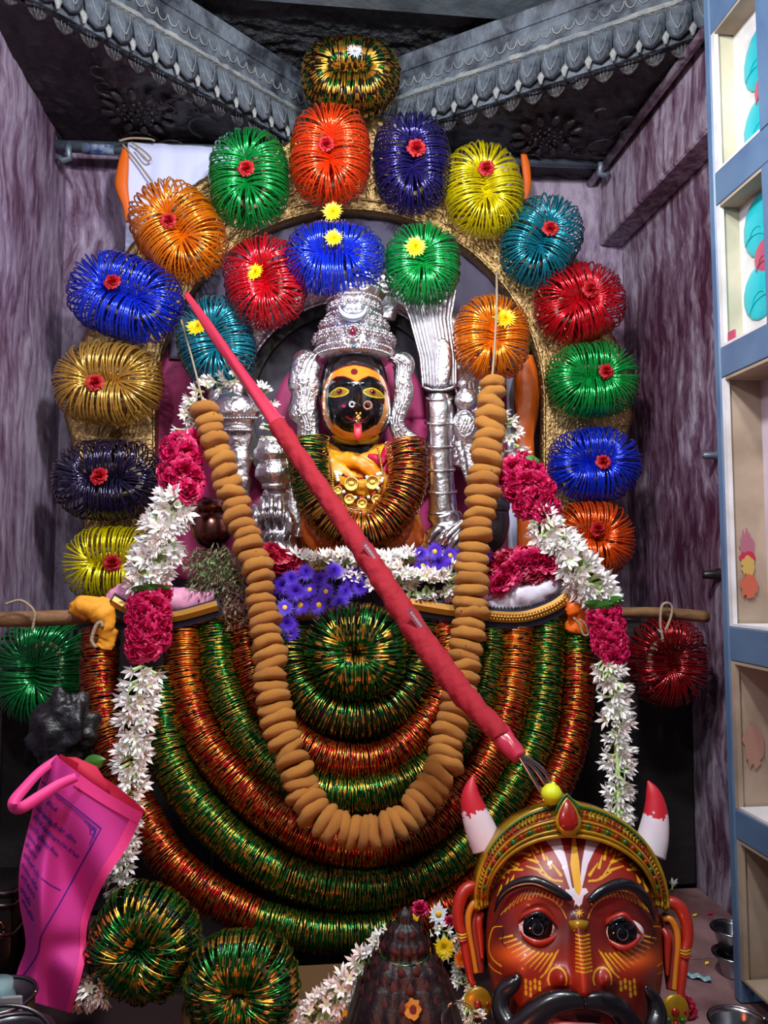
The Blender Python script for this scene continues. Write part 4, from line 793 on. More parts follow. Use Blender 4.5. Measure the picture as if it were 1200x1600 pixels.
# ================================================================ the goddess
YH = 1.435
gd = thing('goddess_statue', P(556, 880, 1.43), 'black faced goddess statue with silver crown, silver arms and yellow silk in the arch', 'statue')
def k1(x, y): return (x / 5 + 440 - 553, y / 5 + 440 - 625)
KK = lambda L: [k1(*p) for p in L]
ORC, DRC, BKC, YLC = [np.array(C(h)[:3]) for h in ('e08c28', '6c1418', '0a0a0e', 'd8b428')]
def gpaint(U, V):
    c = np.empty(U.shape + (3,)); c[:] = BKC
    def put(m, col): c[m] = col
    put(stroke(U, V, KK([(318, 800), (318, 900), (335, 1020), (390, 1120), (480, 1178), (570, 1196), (660, 1178), (745, 1120), (800, 1020), (818, 900), (820, 800)]), 6.5), ORC)
    put(stroke(U, V, KK([(400, 1125), (480, 1175), (570, 1192), (660, 1175), (740, 1125)]), 10), ORC)
    fh = [(300, 830), (318, 760), (345, 705), (400, 668), (480, 645), (565, 632), (650, 645), (735, 668), (790, 705), (815, 760), (826, 830), (800, 790), (770, 745), (725, 722), (680, 718), (630, 745), (585, 778), (540, 750), (480, 722), (420, 718), (365, 745), (335, 790)]
    for a, b in ((fh[:11], 0), (fh[10:] + fh[:1], 0)): put(stroke(U, V, KK(a), 4.6), DRC)
    put(poly(U, V, KK(fh)), ORC); put(np.hypot(U - k1(565, 690)[0], V - k1(565, 690)[1]) < 5.6, DRC)
    for cx, s in ((443, 1), (718, -1)):
        al = [(cx - 80, 868), (cx - 50, 840), (cx, 822), (cx + 45, 832), (cx + 78, 855), (cx + 50, 878), (cx, 888), (cx - 45, 884)]
        if s < 0: al = [(2 * cx - a, b) for a, b in al]
        put(stroke(U, V, KK(al + al[:1]), 2.6), YLC); put(poly(U, V, KK(al)), np.array(C('8c7422')[:3]))
        e = k1(cx + 6 * s, 852); put(np.hypot(U - e[0], V - e[1]) < 5.2, np.array(C('7c2410')[:3])); put(np.hypot(U - e[0], V - e[1]) < 3.0, BKC)
        put(np.hypot(U - e[0] + 1.4, V - e[1] + 1.6) < 1.0, np.array(C('d0a080')[:3]))
    put(np.hypot((U - k1(485, 975)[0]) / 1.5, V - k1(0, 975)[1]) < 2.4, np.array(C('a01848')[:3]))
    put(stroke(U, V, KK([(505, 1058), (545, 1078), (590, 1072), (640, 1078), (672, 1055)]), 3.2, 1.5), np.array(C('7c1414')[:3]))
    return c
def gdepth(U, V, rho):
    d = 78 * np.sqrt(np.clip(1 - rho ** 2, 0, 1)) ** .8
    nx, ny = k1(592, 980)
    d = d + 13 * np.exp(-((U - nx) / 4.2) ** 2) * np.clip((V + 26) / 36, 0, 1) * (V < ny + 3) + 5 * gs(U, V, nx - 5, ny, 3.5) + 5 * gs(U, V, nx + 5, ny, 3.5)
    for cx in (443, 718): e = k1(cx, 855); d = d - 5 * gs(U, V, e[0], e[1], 17, 11) + 5.5 * gs(U, V, e[0], e[1], 11, 6.5)
    d = d + 4 * gs(U, V, k1(440, 0)[0], -38 + 10, 18, 5) + 4 * gs(U, V, k1(720, 0)[0], -28, 18, 5)
    d = d + 5 * gs(U, V, -30, 20, 15) + 5 * gs(U, V, 34, 20, 15) + 5 * gs(U, V, 5, 36, 11, 3) + 4.5 * gs(U, V, 5, 43, 9, 3) + 5 * gs(U, V, 5, 56, 10, 6)
    return d
relief(556, 641, YH, 0, 56, 92, 67, 250, gdepth, gpaint, paintmat('polished_black_stone_painted', .16, 0, .6), 'face', gd)
m = MB(); m.ell(P(553, 615, YH + .002), (56 * K(YH), .05, 88 * K(YH)), 24, 14); ptube(m, [(553, 670, 38, YH), (555, 705, 36, YH), (556, 735, 48, YH + .01)], None, .7, 20, 4); m.build('neck', BLACKS, gd)
m = MB(); ptube(m, [(559, 660, 5.5, 1.352), (559, 668, 6.5, 1.348), (559, 680, 6, 1.346), (559, 687, 2.5, 1.348)], None, .3, 10, 1.5); m.build('tongue', mat('red_tongue', 'e0303c', .4), gd)
def torusring(par, x, y, Y, r, w_, mt_, name, beads=0):
    m = MB(); c = P(x, y, Y); k = K(Y); pts = [c + EX * math.cos(t) * r * k + EZ * math.sin(t) * r * k for t in np.linspace(0, 2 * math.pi, 21)]; m.tube(pts, w_ * k, 6)
    if beads:
        for i in range(beads): t = 2 * math.pi * i / beads; m.ell(c + (EX * math.cos(t) + EZ * math.sin(t)) * r * k, (w_ * k * 1.5,) * 3, 6, 4)
    return m.build(name, mt_, par)
torusring(gd, 550, 632, 1.338, 4, 1.2, WHITEP, 'nose_stud', 8); torusring(gd, 574.5, 633.5, 1.334, 6.2, 1.5, mat('copper_rose_gold', 'd08c78', .3, .9), 'nose_ring', 12)
m = MB()
for x, y in ((557, 646), (560, 650), (563, 646), (560, 655), (558, 652), (562, 653)): m.ell(P(x, y, 1.332), (.0028,) * 3, 8, 5)
m.build('nose_drop', GOLD, gd)
# crown
cr = MB(); kz = K(1.42); cb = P(553, 560, 1.435)
prof = [(56, -6), (61, 0), (63, 6), (62, 12), (60, 16), (64, 22), (64, 30), (60, 36), (58, 40), (52, 50), (46, 62), (42, 76), (41, 88), (45, 96), (50, 104), (48, 112), (38, 120), (20, 128), (2, 134)]
cr.lathe([(r * kz, h * kz) for r, h in prof], cb, 72, sx=1.0, mod=lambda h, t: 1 + .035 * math.sin(t * 12) * math.sin(h * 95) + .02 * math.sin(t * 24 + h * 150)); crown = cr.build('crown', SILVER, gd)
bd = MB(); bell = lambda a, r, h, s_, b=bd, M_=0: b.ell(cb + Vector((math.cos(a) * r * kz, math.sin(a) * r * kz, h * kz)), (s_ * kz,) * 3, 8, 5, M_)
for h, r, s_, nn in ((0, 62, 2.0, 84), (9, 63.5, 2.5, 66), (18, 61, 1.8, 84), (34, 62, 1.6, 84), (66, 45.5, 2.0, 44), (92, 44, 1.8, 44), (106, 50, 1.8, 48)):
    for i in range(nn):
        if math.sin(2 * math.pi * i / nn) < .35: bell(2 * math.pi * i / nn, r, h, s_)
bd.build('bead_rows', SILV2, crown)['kind'] = 'stuff'
bd = MB()
for i in range(13):
    a = math.pi + i * math.pi / 12; 
    for h, r, s_ in ((27, 65, 8.5), (50, 55, 7.5), (80, 43, 6)):
        c = cb + Vector((math.cos(a) * r * kz, math.sin(a) * r * kz, h * kz)); bd.ell(c, (s_ * .55 * kz,) * 3, 10, 6)
        for q in range(8):
            b_ = q * math.pi / 4; bd.ell(c + (Vector((-math.sin(a), math.cos(a), 0)) * math.cos(b_) + EZ * math.sin(b_)) * s_ * .72 * kz, (s_ * .28 * kz,) * 3, 6, 4)
bd.build('rosette', SILV2, crown)['kind'] = 'stuff'
m = MB(); m.lathe([(0, -9), (3, -7), (5.5, -3), (6, 0), (4, 5), (1.5, 9), (0, 11)], (0, 0, 0), 14); gemm = m.mesh('drop_gem', mat('garnet', '781430', .1, .2))
inst(gemm, 'drop_gem', crown, frame(P(551, 518, 1.347), EZ, s=(kz * .8, kz * .5, kz * .75))); torusring(crown, 551, 518, 1.349, 10, 2, SILV2, 'gem_setting', 14)
m = MB(); m.tube([P(551 + 21 * math.sin(t), 492 - 18 * math.cos(t) * -1 - 14, 1.362) for t in np.linspace(-1.75, 1.75, 19)], [kz * max(.4, 6.5 * math.cos(t * .85)) for t in np.linspace(-1.75, 1.75, 19)], 8, 0, .4, up=NV); m.build('crescent', mat('satin_silver', 'ccd6ea', .35, 1.0), crown)
m = MB(); m.ell(P(552, 542, 1.352), (.0035, .003, .003), 8, 5); m.build('blue_gem', mat('blue_gem', '1c6c80', .15), crown)
# silver side panels, arms and weapons
def sil(name, lab, parts, mt_=SILVER):
    m = MB()
    for pts, Y, fl, mod in parts: ptube(m, pts, Y, fl, 16, 2.5, mod=mod)
    o = m.build(name, mt_, gd); 
    if lab: o['label'] = lab
    return o
flute = lambda n, a=.08: (lambda t, th: 1 + a * math.cos(n * th))
wavy = lambda t, th: 1 + .10 * math.sin(t * 20) + .06 * math.sin(4 * th + t * 16)
for s, x0 in ((-1, 478), (1, 625)):
    P_ = [(490, 552, 8), (482, 562, 20), (474, 585, 26), (477, 612, 22), (473, 638, 23), (481, 662, 19), (482, 688, 16)]
    if s > 0: P_ = [(615, 558, 8), (630, 568, 16), (629, 592, 16), (631, 615, 14), (625, 636, 15), (619, 658, 12), (624, 674, 14), (636, 690, 19), (644, 700, 14)]
    sil('silver_ear_panel', None, [(P_, 1.425, .45, wavy)])
    m = MB()
    for dx in (-6, 0, 6): ptube(m, [(a + dx * (1 + .3 * math.sin(i)), b, 1.8) for i, (a, b, c_) in enumerate(P_)], 1.408, 1, 6, 3)
    for i in range(16):
        j = i / 16 * (len(P_) - 1); a = P_[int(j)]; b = P_[min(int(j) + 1, len(P_) - 1)]; f_ = j - int(j); x = a[0] + (b[0] - a[0]) * f_; y = a[1] + (b[1] - a[1]) * f_
        m.ell(P(x + s * 9, y, 1.407), (.0035, .003, .0035), 7, 4)
    for (xx, yy, r_) in ((P_[2][0], 592, 9), (P_[4][0], 640, 8), (P_[5][0], 668, 6)): m.tube([P(xx + r_ * (1 - t / 14) * math.cos(t * .7), yy + r_ * (1 - t / 14) * math.sin(t * .7), 1.405) for t in range(13)], [.0022 * (1 - t / 16) for t in range(13)], 6)
    m.build('scrollwork', SILV2, gd)['kind'] = 'stuff'
# left mace
mace = sil('silver_mace', 'silver lotus headed mace at the left', [([(374, 598, 2), (374, 604, 7), (372, 612, 8), (370, 618, 6)], 1.40, 1, None), ([(369, 614, 8), (368, 622, 26), (368, 636, 34), (370, 650, 34), (371, 660, 24), (371, 668, 22)], 1.40, .8, flute(16, .03)),
    ([(371, 668, 24), (371, 673, 24)], 1.40, .8, None), ([(371, 672, 17), (372, 690, 20), (373, 710, 18), (374, 725, 17), (370, 745, 21), (374, 765, 18), (378, 790, 10)], 1.41, .7, wavy)])
m = MB()
for a in range(-3, 4):
    for sg in (-1, 1): m.tube([P(369 + (a * 9 + sg * t * 2.2) * math.cos((t - 5) * .18), 655 - t * 3.6, 1.40 - .030 * math.cos(a * .4) * math.cos((t - 4) * .22)) for t in range(11)], .0011, 5)
for y_, r_ in ((653, 33), (672, 24)):
    for i in range(19): t = -1.4 + i * 2.8 / 18; m.ell(P(370 + r_ * math.sin(t), y_, 1.40 - r_ * K(1.4) * .8 * math.cos(t)), (.0028,) * 3, 6, 4)
m.build('diamond_beading', SILV2, mace)['kind'] = 'stuff'
# left hand with drum
dr = sil('silver_drum', 'ribbed silver double drum above the left hand', [([(424, 680, 8), (424, 684, 17), (424, 692, 20), (425, 700, 26), (425, 712, 27), (426, 722, 21)], 1.385, .8, flute(20, .05)), ([(426, 722, 21), (427, 732, 27), (428, 744, 28), (428, 752, 22), (428, 758, 18)], 1.385, .8, flute(20, .05)), ([(428, 757, 19), (428, 763, 19)], 1.385, .8, None)])
sil('silver_forearm', None, [([(430, 762, 17), (432, 775, 22), (432, 800, 27), (436, 830, 30), (438, 862, 32)], 1.405, .6, wavy), ([(456, 690, 7), (458, 715, 9), (452, 740, 7), (458, 770, 8), (462, 800, 12), (462, 840, 14)], 1.40, .7, None)])
for i, (x, top) in enumerate(((399, 790), (411, 778), (424, 776), (437, 778))):
    m = MB(); ptube(m, [(x, top, 5.5, 1.385), (x, top + 10, 7, 1.376), (x, top + 20, 6.2, 1.372), (x, top + 30, 6.8, 1.373), (x + 1, top + 40, 6, 1.378), (x + 2, top + 48, 5, 1.386)], None, .9, 10, 2, mod=lambda t, th: 1 - .12 * (abs(t - .45) < .04) - .12 * (abs(t - .8) < .04)); m.build('finger', SILV2, gd)
m = MB(); ptube(m, [(448, 800, 6, 1.38), (454, 815, 8, 1.374), (450, 835, 7, 1.376), (440, 845, 5, 1.384)], None, .9, 10, 2); m.build('thumb', SILV2, gd)
m = MB()
for k in range(5): m.tube([P(415 + k * 10 - 3 * math.sin(j * .6), 836 + j * 3, 1.372) for j in range(9)], .0015, 5)
m.build('sleeve_fold', SILV2, gd)['kind'] = 'stuff'
sil('silver_bowl', 'small reddish metal pot at the left', [([(332, 780, 18), (330, 790, 26), (330, 800, 20)], 1.36, .8, None), ([(330, 800, 20), (330, 812, 29), (332, 830, 31), (334, 845, 24), (336, 856, 10)], 1.36, .8, None)], mat('copper_tinted_metal', '8c5850', .25, 1.0, bump=(60, .3, .002)))
# right: fan shaped sheaf, segmented arm, paisley mace
fan = MB(); rows = []
for j in range(31):
    v = j / 30; y = 452 + v * 150; xl = np.interp(v, [0, .3, .7, 1], [624, 641, 657, 661]); xr = np.interp(v, [0, .3, .7, 1], [712, 704, 712, 712]); row = []
    for i in range(61):
        u = i / 60; row.append(P(xl + (xr - xl) * u, y + 6 * math.sin(u * 3.14) * v, 1.475 - .020 * math.sin(u * math.pi) - .0050 * abs(math.sin(u * math.pi * 11)) - .002 * v))
    rows.append(row + [P(xr, y, 1.482), P(xl, y, 1.482)])
fan.rings(rows); o = fan.build('silver_sheaf', mat('duller_fluted_silver', 'a8a4aa', .36, 1.0, bump=(90, .6, .002)), gd); o['label'] = 'fluted silver sheaf spreading upward at the right'
m = MB(); ptube(m, [(690, 530, 5), (694, 545, 11), (693, 575, 13), (690, 603, 9)], 1.452, .4, 14, 2.5, mod=flute(8, .06)); m.build('sheaf_leaf', SILVER, o)
for sx_ in (0, 1): MB().tube([P(np.interp(v, [0, .3, .7, 1], [624, 641, 657, 661] if sx_ == 0 else [712, 704, 712, 712]), 452 + v * 152, 1.472) for v in np.linspace(0, 1, 60)], [K(1.47) * (1.6 + .8 * (i % 2)) for i in range(60)], 6).build('rope_edge', SILV2, o)
MB().tube([P(x, y, 1.452) for x, y in ((658, 604), (672, 609), (690, 610), (706, 606), (715, 600))], .0035, 8).build('binding_cord', SILV2, o)
sil('silver_arm', 'segmented silver arm on the right', [([(686, 616, 16), (686, 628, 20), (687, 650, 21), (688, 700, 20), (690, 750, 20), (692, 790, 22), (694, 806, 22)], 1.43, .75, None), ([(694, 800, 22), (698, 825, 30), (700, 850, 36), (702, 868, 36)], 1.425, .6, wavy)], SILV2)
for y_, x_, r_ in ((622, 686, 20), (660, 687, 22), (696, 688, 21.5), (733, 689, 21), (768, 691, 21.5), (800, 694, 23)):
    m = MB(); m.tube([P(x_ + r_ * math.sin(t), y_ + 3 * math.cos(t), 1.43 - r_ * K(1.43) * .78 * math.cos(t)) for t in np.linspace(-1.6, 1.6, 34)], [.0022 + .0011 * (i % 2) for i in range(34)], 6); m.build('bangle_ridge', SILV2, gd)
for pts in ([(668, 850, 6, 1.385), (676, 836, 8, 1.38), (686, 828, 9, 1.378), (694, 830, 6, 1.38)], [(690, 852, 5, 1.378), (700, 838, 7, 1.374), (712, 826, 7, 1.374), (724, 815, 5, 1.376)], [(702, 858, 5, 1.376), (712, 845, 7, 1.372), (722, 836, 7, 1.372), (732, 826, 5, 1.374)], [(712, 862, 5, 1.376), (722, 852, 6, 1.372), (732, 842, 6, 1.372)]):
    m = MB(); ptube(m, pts, None, .9, 10, 2); m.build('finger', SILV2, gd)
sil('paisley_mace', 'small silver mace with a paisley shield on the right', [([(724, 590, 2), (724, 597, 8), (724, 604, 8), (726, 610, 4)], 1.42, 1, None), ([(727, 608, 8), (728, 618, 17), (729, 630, 18), (729, 640, 12)], 1.42, .7, flute(10, .05)), ([(726, 640, 10), (727, 655, 21), (728, 675, 20), (734, 700, 13), (738, 730, 12), (738, 760, 7)], 1.425, .5, None), ([(716, 690, 6), (722, 710, 7), (728, 740, 5), (736, 765, 3)], 1.42, .8, None)])
m = MB()
for i in range(34): t = i / 34 * 6.283; m.ell(P(726 + (13 + 2 * math.cos(t)) * math.cos(t), 662 + 20 * math.sin(t), 1.408), (.0025,) * 3, 6, 4)
for k in range(-2, 3):
    for sg in (-1, 1): m.tube([P(726 + k * 5 + sg * t * 1.6, 674 - t * 3.2, 1.409) for t in range(8)], .001, 4)
m.build('paisley_beading', SILV2, gd)['kind'] = 'stuff'
sil('silver_bowl', 'dark silver bowl at the right', [([(765, 765, 14), (767, 785, 26), (768, 792, 30), (768, 800, 27)], 1.40, .7, None), ([(768, 800, 27), (768, 820, 28), (766, 845, 22), (764, 862, 10)], 1.40, .7, flute(16, .03))], SILVD)
# silk body
m = MB(); ptube(m, [(556, 700, 60, 1.455), (556, 730, 84, 1.45), (558, 780, 92, 1.445), (564, 830, 96, 1.44), (568, 885, 104, 1.44)], None, .50, 60, 4, mod=lambda t, th: 1 + .018 * math.sin(9 * th + t * 13) + .022 * math.sin(5 * th - t * 9) + .012 * math.sin(17 * th + 8 * t)); crumple(m, .004, 50).build('silk_drape', YCLOTH, gd)
m = MB(); ptube(m, [(478, 690, 8, 1.40), (500, 715, 17, 1.385), (530, 740, 16, 1.38), (575, 765, 15, 1.378), (610, 770, 12, 1.385)], None, .5, 14, 3, mod=lambda t, th: 1 + .14 * math.sin(4 * th + 9 * t)); ptube(m, [(520, 715, 8, 1.39), (560, 722, 11, 1.38), (590, 745, 12, 1.378), (605, 770, 8, 1.38)], None, .5, 12, 3, mod=lambda t, th: 1 + .14 * math.sin(4 * th + 9 * t)); crumple(m, .003, 60).build('silk_fold', YCLOTH, gd)
m = MB(); ptube(m, [(612, 690, 6, 1.40), (606, 715, 12, 1.39), (598, 740, 9, 1.385), (594, 758, 5, 1.385)], None, .5, 12, 3, mod=lambda t, th: 1 + .14 * math.sin(4 * th + 9 * t)); ptube(m, [(575, 712, 3, 1.385), (588, 716, 7, 1.38), (600, 724, 8, 1.38)], None, .6, 10, 2); m.build('crimson_fold', mat('crimson_silk', 'c0103c', .45), gd)
m = MB(); ptube(m, [(478, 800, 10, 1.40), (500, 840, 24, 1.385), (560, 868, 30, 1.38), (620, 850, 30, 1.385), (650, 815, 16, 1.395)], None, .5, 20, 3, mod=lambda t, th: 1 + .12 * math.sin(7 * th + 22 * t)); crumple(m, .004, 50).build('orange_skirt_fold', OCLOTH, gd)
# necklaces
coin = MB(); coin.lathe([(0, 0), (.85, 0), (1, .1), (1, .22), (.86, .3), (.8, .22), (0, .22)], (0, 0, 0), 16); coin.ell((0, 0, .22), (.45, .38, .06), 8, 4); coin = coin.mesh('coin', GOLD)
co2 = coin.copy(); co2.materials.clear(); co2.materials.append(mat('rosy_gold', 'e0b4a0', .3, .9))
nk = thing('coin_necklace', P(555, 790, 1.34), 'long necklace of small rosy gold coins framing the yellow silk', 'necklace')
q = smooth_path([(503, 700), (508, 730), (512, 765), (525, 785), (555, 800), (590, 800), (606, 780), (612, 750), (607, 715), (600, 695)], 7.2)
for i, (x, y) in enumerate(q):
    side = -1 if i < len(q) / 2 else 1; inst(co2, 'coin', nk, frame(P(x + side * 5, y, 1.366 - .012 * math.sin(i / len(q) * 3.14)), NV + Vector((R.gauss(0, .2), 0, R.gauss(0, .2))), s=K(1.36) * 5.6))
m = MB()
for i, (x, y) in enumerate(smooth_path([(512, 698), (518, 730), (522, 765), (535, 782), (556, 790), (580, 788), (594, 770), (598, 745), (594, 715), (590, 700)], 3.4)): m.ell(P(x, y, 1.362), (.0022,) * 3, 6, 4)
m.build('gold_bead', GOLD, nk)['kind'] = 'stuff'
for ni, (pts, coins, lab) in enumerate((([(524, 738), (536, 742), (548, 747), (565, 747), (582, 744), (594, 740)], ((549, 756, 12), (582, 754, 12)), 'short bead necklace with two round gold medallions at the throat'), ([(526, 742), (532, 762), (545, 775), (562, 778), (578, 776), (590, 764), (598, 748)], ((528, 766, 7), (546, 780, 8.5), (566, 787, 8.5), (588, 780, 8)), 'bead necklace with four gold coins below the medallions'))):
    nn = thing('bead_necklace', P(560, 770, 1.35), lab, 'necklace'); q = smooth_path(pts, 4.2)
    for i, (x, y) in enumerate(q):
        mm = MB(); mt_ = (CORAL, JET, PEARL, JET, CORAL)[i % 5] if 1 < i < len(q) - 2 else PEARL; mm.ell(P(x, y, 1.352 - ni * .003), ((.0036 if mt_ is PEARL else .0028),) * 3, 8, 5); mm.build('bead', mt_, nn)
    for x, y, r_ in coins: inst(coin, 'coin', nn, frame(P(x, y, 1.352 - ni * .003), NV, s=K(1.35) * r_))
def Yn(y): return 1.345 - .03 * max(0, (y - 690) / 150)
rope([(482, 688), (482, 735), (496, 785), (530, 822), (575, 832), (612, 805), (634, 765), (638, 725), (633, 692)], 31, 'thick garland of gold, green and red glitter bangles round the neck of the goddess', [(0, GN, GO), (.26, GO, GO), (.42, GO, OR), (.62, GO, RD)], 2.7, .05, 1.35, 'neck_bangle_garland', Yn, 'long bangle ropes of the curtain')
# ================================================================ red horned mask head
YM = .885; MX, MY = 897, 1458
mk = thing('horned_head', P(MX, 1640, YM), 'red painted guardian head with white horns, black moustache and yellow crown', 'mask')
def k5(x, y): return (700 + x / 3.158 - 893, 1200 + y / 3.158 - 1450)
K5 = lambda L: [k5(*p) for p in L]
MO = P(MX, MY, YM); ND = (Vector((0, 0, CZ)) - MO); DM = ND.length; ND.normalize(); XD = EX.copy(); ZD = ND.cross(XD).normalized() + XD * .065; MF = (MO, XD, ZD, ND)
MS = 1.0
# the head leans back: its face is square to the viewer standing before it
def LP(u, v, d, s=True):
    k = K(YM) * MS; sc_ = 1 - d * k / DM if s else 1; return MO + XD * (u * k * sc_) - ZD * (v * k * sc_) + ND * (d * k)
def Q(x, y, d): u, v = k5(x, y); return LP(u, v, d)
cc_ = lambda h: np.array(C(h)[:3])
RED_, DRED, YEL, WHT, BLK = cc_('901c0e'), cc_('3c0806'), cc_('dca41c'), cc_('d8ccd8'), cc_('100c12')
def mdome(U, V):
    rho = np.minimum(1, np.hypot(U / 137, np.where(V < 0, V / 160, V / 205))); return 100 * np.sqrt(np.clip(1 - rho ** 2, 0, 1)) ** .75
def mdepth(U, V, rho):
    d = 100 * np.sqrt(np.clip(1 - rho ** 2, 0, 1)) ** .75
    nx, ny = k5(650, 1040); bx, by = k5(632, 740)
    t = np.clip((V - by) / (ny - by), 0, 1); cx = bx + (nx - bx) * t
    on = np.clip((V - by + 16) / 20, 0, 1) * (1 / (1 + np.exp((V - ny - 9) / 2.5)))
    d = d + (12 + 26 * t) * np.exp(-((U - cx) / (9 + 9 * t)) ** 2) * on
    for s in (-1, 1): e = k5(650 + s * 112, 985); d = d + 17 * gs(U, V, e[0], e[1], 12, 14)
    for x, y in ((435, 765), (850, 790)): e = k5(x, y); d = d - 9 * gs(U, V, e[0], e[1], 34, 22)
    for x, y in ((380, 620), (880, 620)): e = k5(x, y); d = d + 7 * gs(U, V, e[0], e[1], 50, 12)
    for x, y in ((330, 930), (930, 950)): e = k5(x, y); d = d + 10 * gs(U, V, e[0], e[1], 32, 26)
    e = k5(615, 1230); d = d + 12 * gs(U, V, e[0], e[1], 45, 18)
    return d
def mpaint(U, V):
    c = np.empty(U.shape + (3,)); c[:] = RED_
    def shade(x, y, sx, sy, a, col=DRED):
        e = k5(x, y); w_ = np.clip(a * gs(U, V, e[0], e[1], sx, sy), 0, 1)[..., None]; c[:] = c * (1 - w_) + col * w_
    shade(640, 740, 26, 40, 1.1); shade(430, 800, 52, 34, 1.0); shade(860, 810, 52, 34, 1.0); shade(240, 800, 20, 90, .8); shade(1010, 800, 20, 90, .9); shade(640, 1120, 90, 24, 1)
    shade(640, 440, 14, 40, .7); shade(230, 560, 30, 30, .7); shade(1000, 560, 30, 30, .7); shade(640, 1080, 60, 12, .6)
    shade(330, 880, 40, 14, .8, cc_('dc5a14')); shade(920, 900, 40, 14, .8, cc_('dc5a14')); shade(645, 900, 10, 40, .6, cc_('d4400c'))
    Y_ = []
    for s in (1, -1):
        mx = (lambda x: x) if s > 0 else (lambda x: 2 * 632 - x - 8)
        T = lambda L: K5([(mx(x), y) for x, y in L])
        for a in ([(560, 558), (500, 545), (440, 470), (395, 380)], [(360, 505), (290, 510), (235, 560), (215, 575)]): Y_.append((T(a), 1.2, 3.2))
        for a in ([(555, 530), (510, 475)], [(505, 495), (485, 440)], [(475, 455), (455, 395)], [(440, 420), (405, 385)], [(500, 545), (445, 518)], [(455, 510), (380, 488)], [(440, 470), (370, 450)], [(400, 435), (338, 425)],
                  [(330, 500), (285, 470)], [(290, 515), (250, 490)], [(265, 540), (228, 518)], [(305, 560), (318, 530)], [(270, 600), (290, 545)], [(240, 625), (255, 575)], [(340, 480), (300, 465)]): Y_.append((T(a), 1.4, 5.0))
        for i in range(16):                       # fine lines under the brow
            f = i / 15; a = (250 + 300 * f, 700 - 82 * math.sin(f * 2.6) + 10); b = (a[0] + 30 - 12 * f, a[1] - 34 - 14 * math.sin(f * 3)); Y_.append((T([a, b]), .9, 1.6))
        Y_.append((T([(575, 725), (550, 680), (500, 640), (420, 612)]), 1.2, 1.2))
        for i in range(11):                       # rays on the cheek
            f = i / 10; a = (305 + 215 * f, 800 + 78 * math.sin(f * 1.9)); q_ = math.radians(168 - 42 * f); L_ = 62 + 42 * f; Y_.append((T([a, (a[0] + L_ * math.cos(q_), a[1] + L_ * math.sin(q_))]), .8, 3.0))
        for a in ([(530, 862), (480, 940), (440, 978)], [(255, 760), (210, 770), (190, 850), (210, 900), (250, 930)], [(250, 962), (215, 945), (190, 920)]): Y_.append((T(a), 2.2, 1.4))
        for i in range(10):
            e = T([(368 + (i % 4) * 22, 992 + (i // 4) * 24 + (i % 2) * 8)])[0]; m_ = np.hypot(U - e[0], (V - e[1]) / 1.6) < 2.3; c[m_] = YEL
        c[poly(U, V, T([(472, 355), (560, 355), (590, 470), (610, 590), (632, 625), (640, 672), (612, 640), (600, 625), (572, 612), (578, 594), (600, 598), (560, 480), (520, 410)]))] = WHT
        n_ = T([(520, 985)])[0]; r_ = np.hypot((U - n_[0]) / 1.0, (V - n_[1]) / 1.15); c[(r_ > 12.5) & (r_ < 15) & (V < n_[1] + 8)] = YEL
    c[poly(U, V, K5([(598, 590), (680, 590), (690, 608), (665, 625), (655, 660), (640, 674), (625, 660), (615, 625), (590, 608)]))] = WHT
    c[poly(U, V, K5([(622, 355), (638, 355), (652, 470), (655, 600), (642, 625), (622, 600), (606, 480)]))] = YEL * 1.0
    for p, a, b in Y_: c[stroke(U, V, p, b, a)] = YEL
    for i in range(8): a = i * math.pi / 4; e = k5(640, 700); c[stroke(U, V, [e, (e[0] + 7 * math.cos(a), e[1] + 7 * math.sin(a))], 2.2, .5)] = YEL
    for i in range(10): y = 800 + i * 17; c[stroke(U, V, K5([(618 - i * .8, y - 4), (648, y + 3), (682 + i * .6, y - 4)]), 2.2)] = YEL
    for a in ([(255, 770), (262, 800), (255, 825), (275, 850)], [(1000, 790), (985, 820), (990, 845)]): c[stroke(U, V, K5(a), 2.4, 1)] = BLK
    return c
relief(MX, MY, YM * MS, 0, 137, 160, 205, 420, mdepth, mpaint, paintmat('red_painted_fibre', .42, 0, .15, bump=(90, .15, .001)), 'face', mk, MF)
m = MB(); m.ell(LP(0, 10, -30), (128 * K(YM), .05, 165 * K(YM)), 28, 16, 0, Matrix((XD, -ND, ZD)).transposed()); m.build('back_of_head', mat('dark_red_paint', '4c120c', .5), mk)
RP = mat('red_enamel', '9c1e0e', .35, 0, Coat_Weight=.15, bump=(40, .15, .001)); BP = mat('black_enamel', '0e0c12', .26, 0, Coat_Weight=.3, bump=(60, .2, .001)); YPN = mat('yellow_gold_enamel', 'b48a14', .35, .25, vary=('8c6a10', 40, (1, 1, 1)), bump=(80, .3, .001))
GRP_ = mat('green_enamel', '14582c', .3); RGEM = mat('dark_red_enamel', '8c1810', .22); LIP = mat('rose_lip_enamel', 'b05058', .35); TOOTH = mat('ivory_enamel', 'c0b0a8', .35); WH_ = mat('eye_white', 'e0ccd0', .2); HW = mat('white_horn_paint', 'd4c8d2', .5, bump=(40, .3, .002)); HR = mat('red_horn_tip', 'b81428', .5)
def mtube(pts, mt_, name, par=mk, fl=1.0, n=14, step=6, mod=None, lab=None):      # crop x, y, radius(crop), depth
    q = smooth_path(pts, step); m = MB(); m.tube([Q(a, b, d) for a, b, c, d in q], [max(c, .5) / 3.158 * K(YM) * MS for a, b, c, d in q], n, 0, fl, up=ND, mod=mod)
    o = m.build(name, mt_, par); 
    if lab: o['label'] = lab
    return o
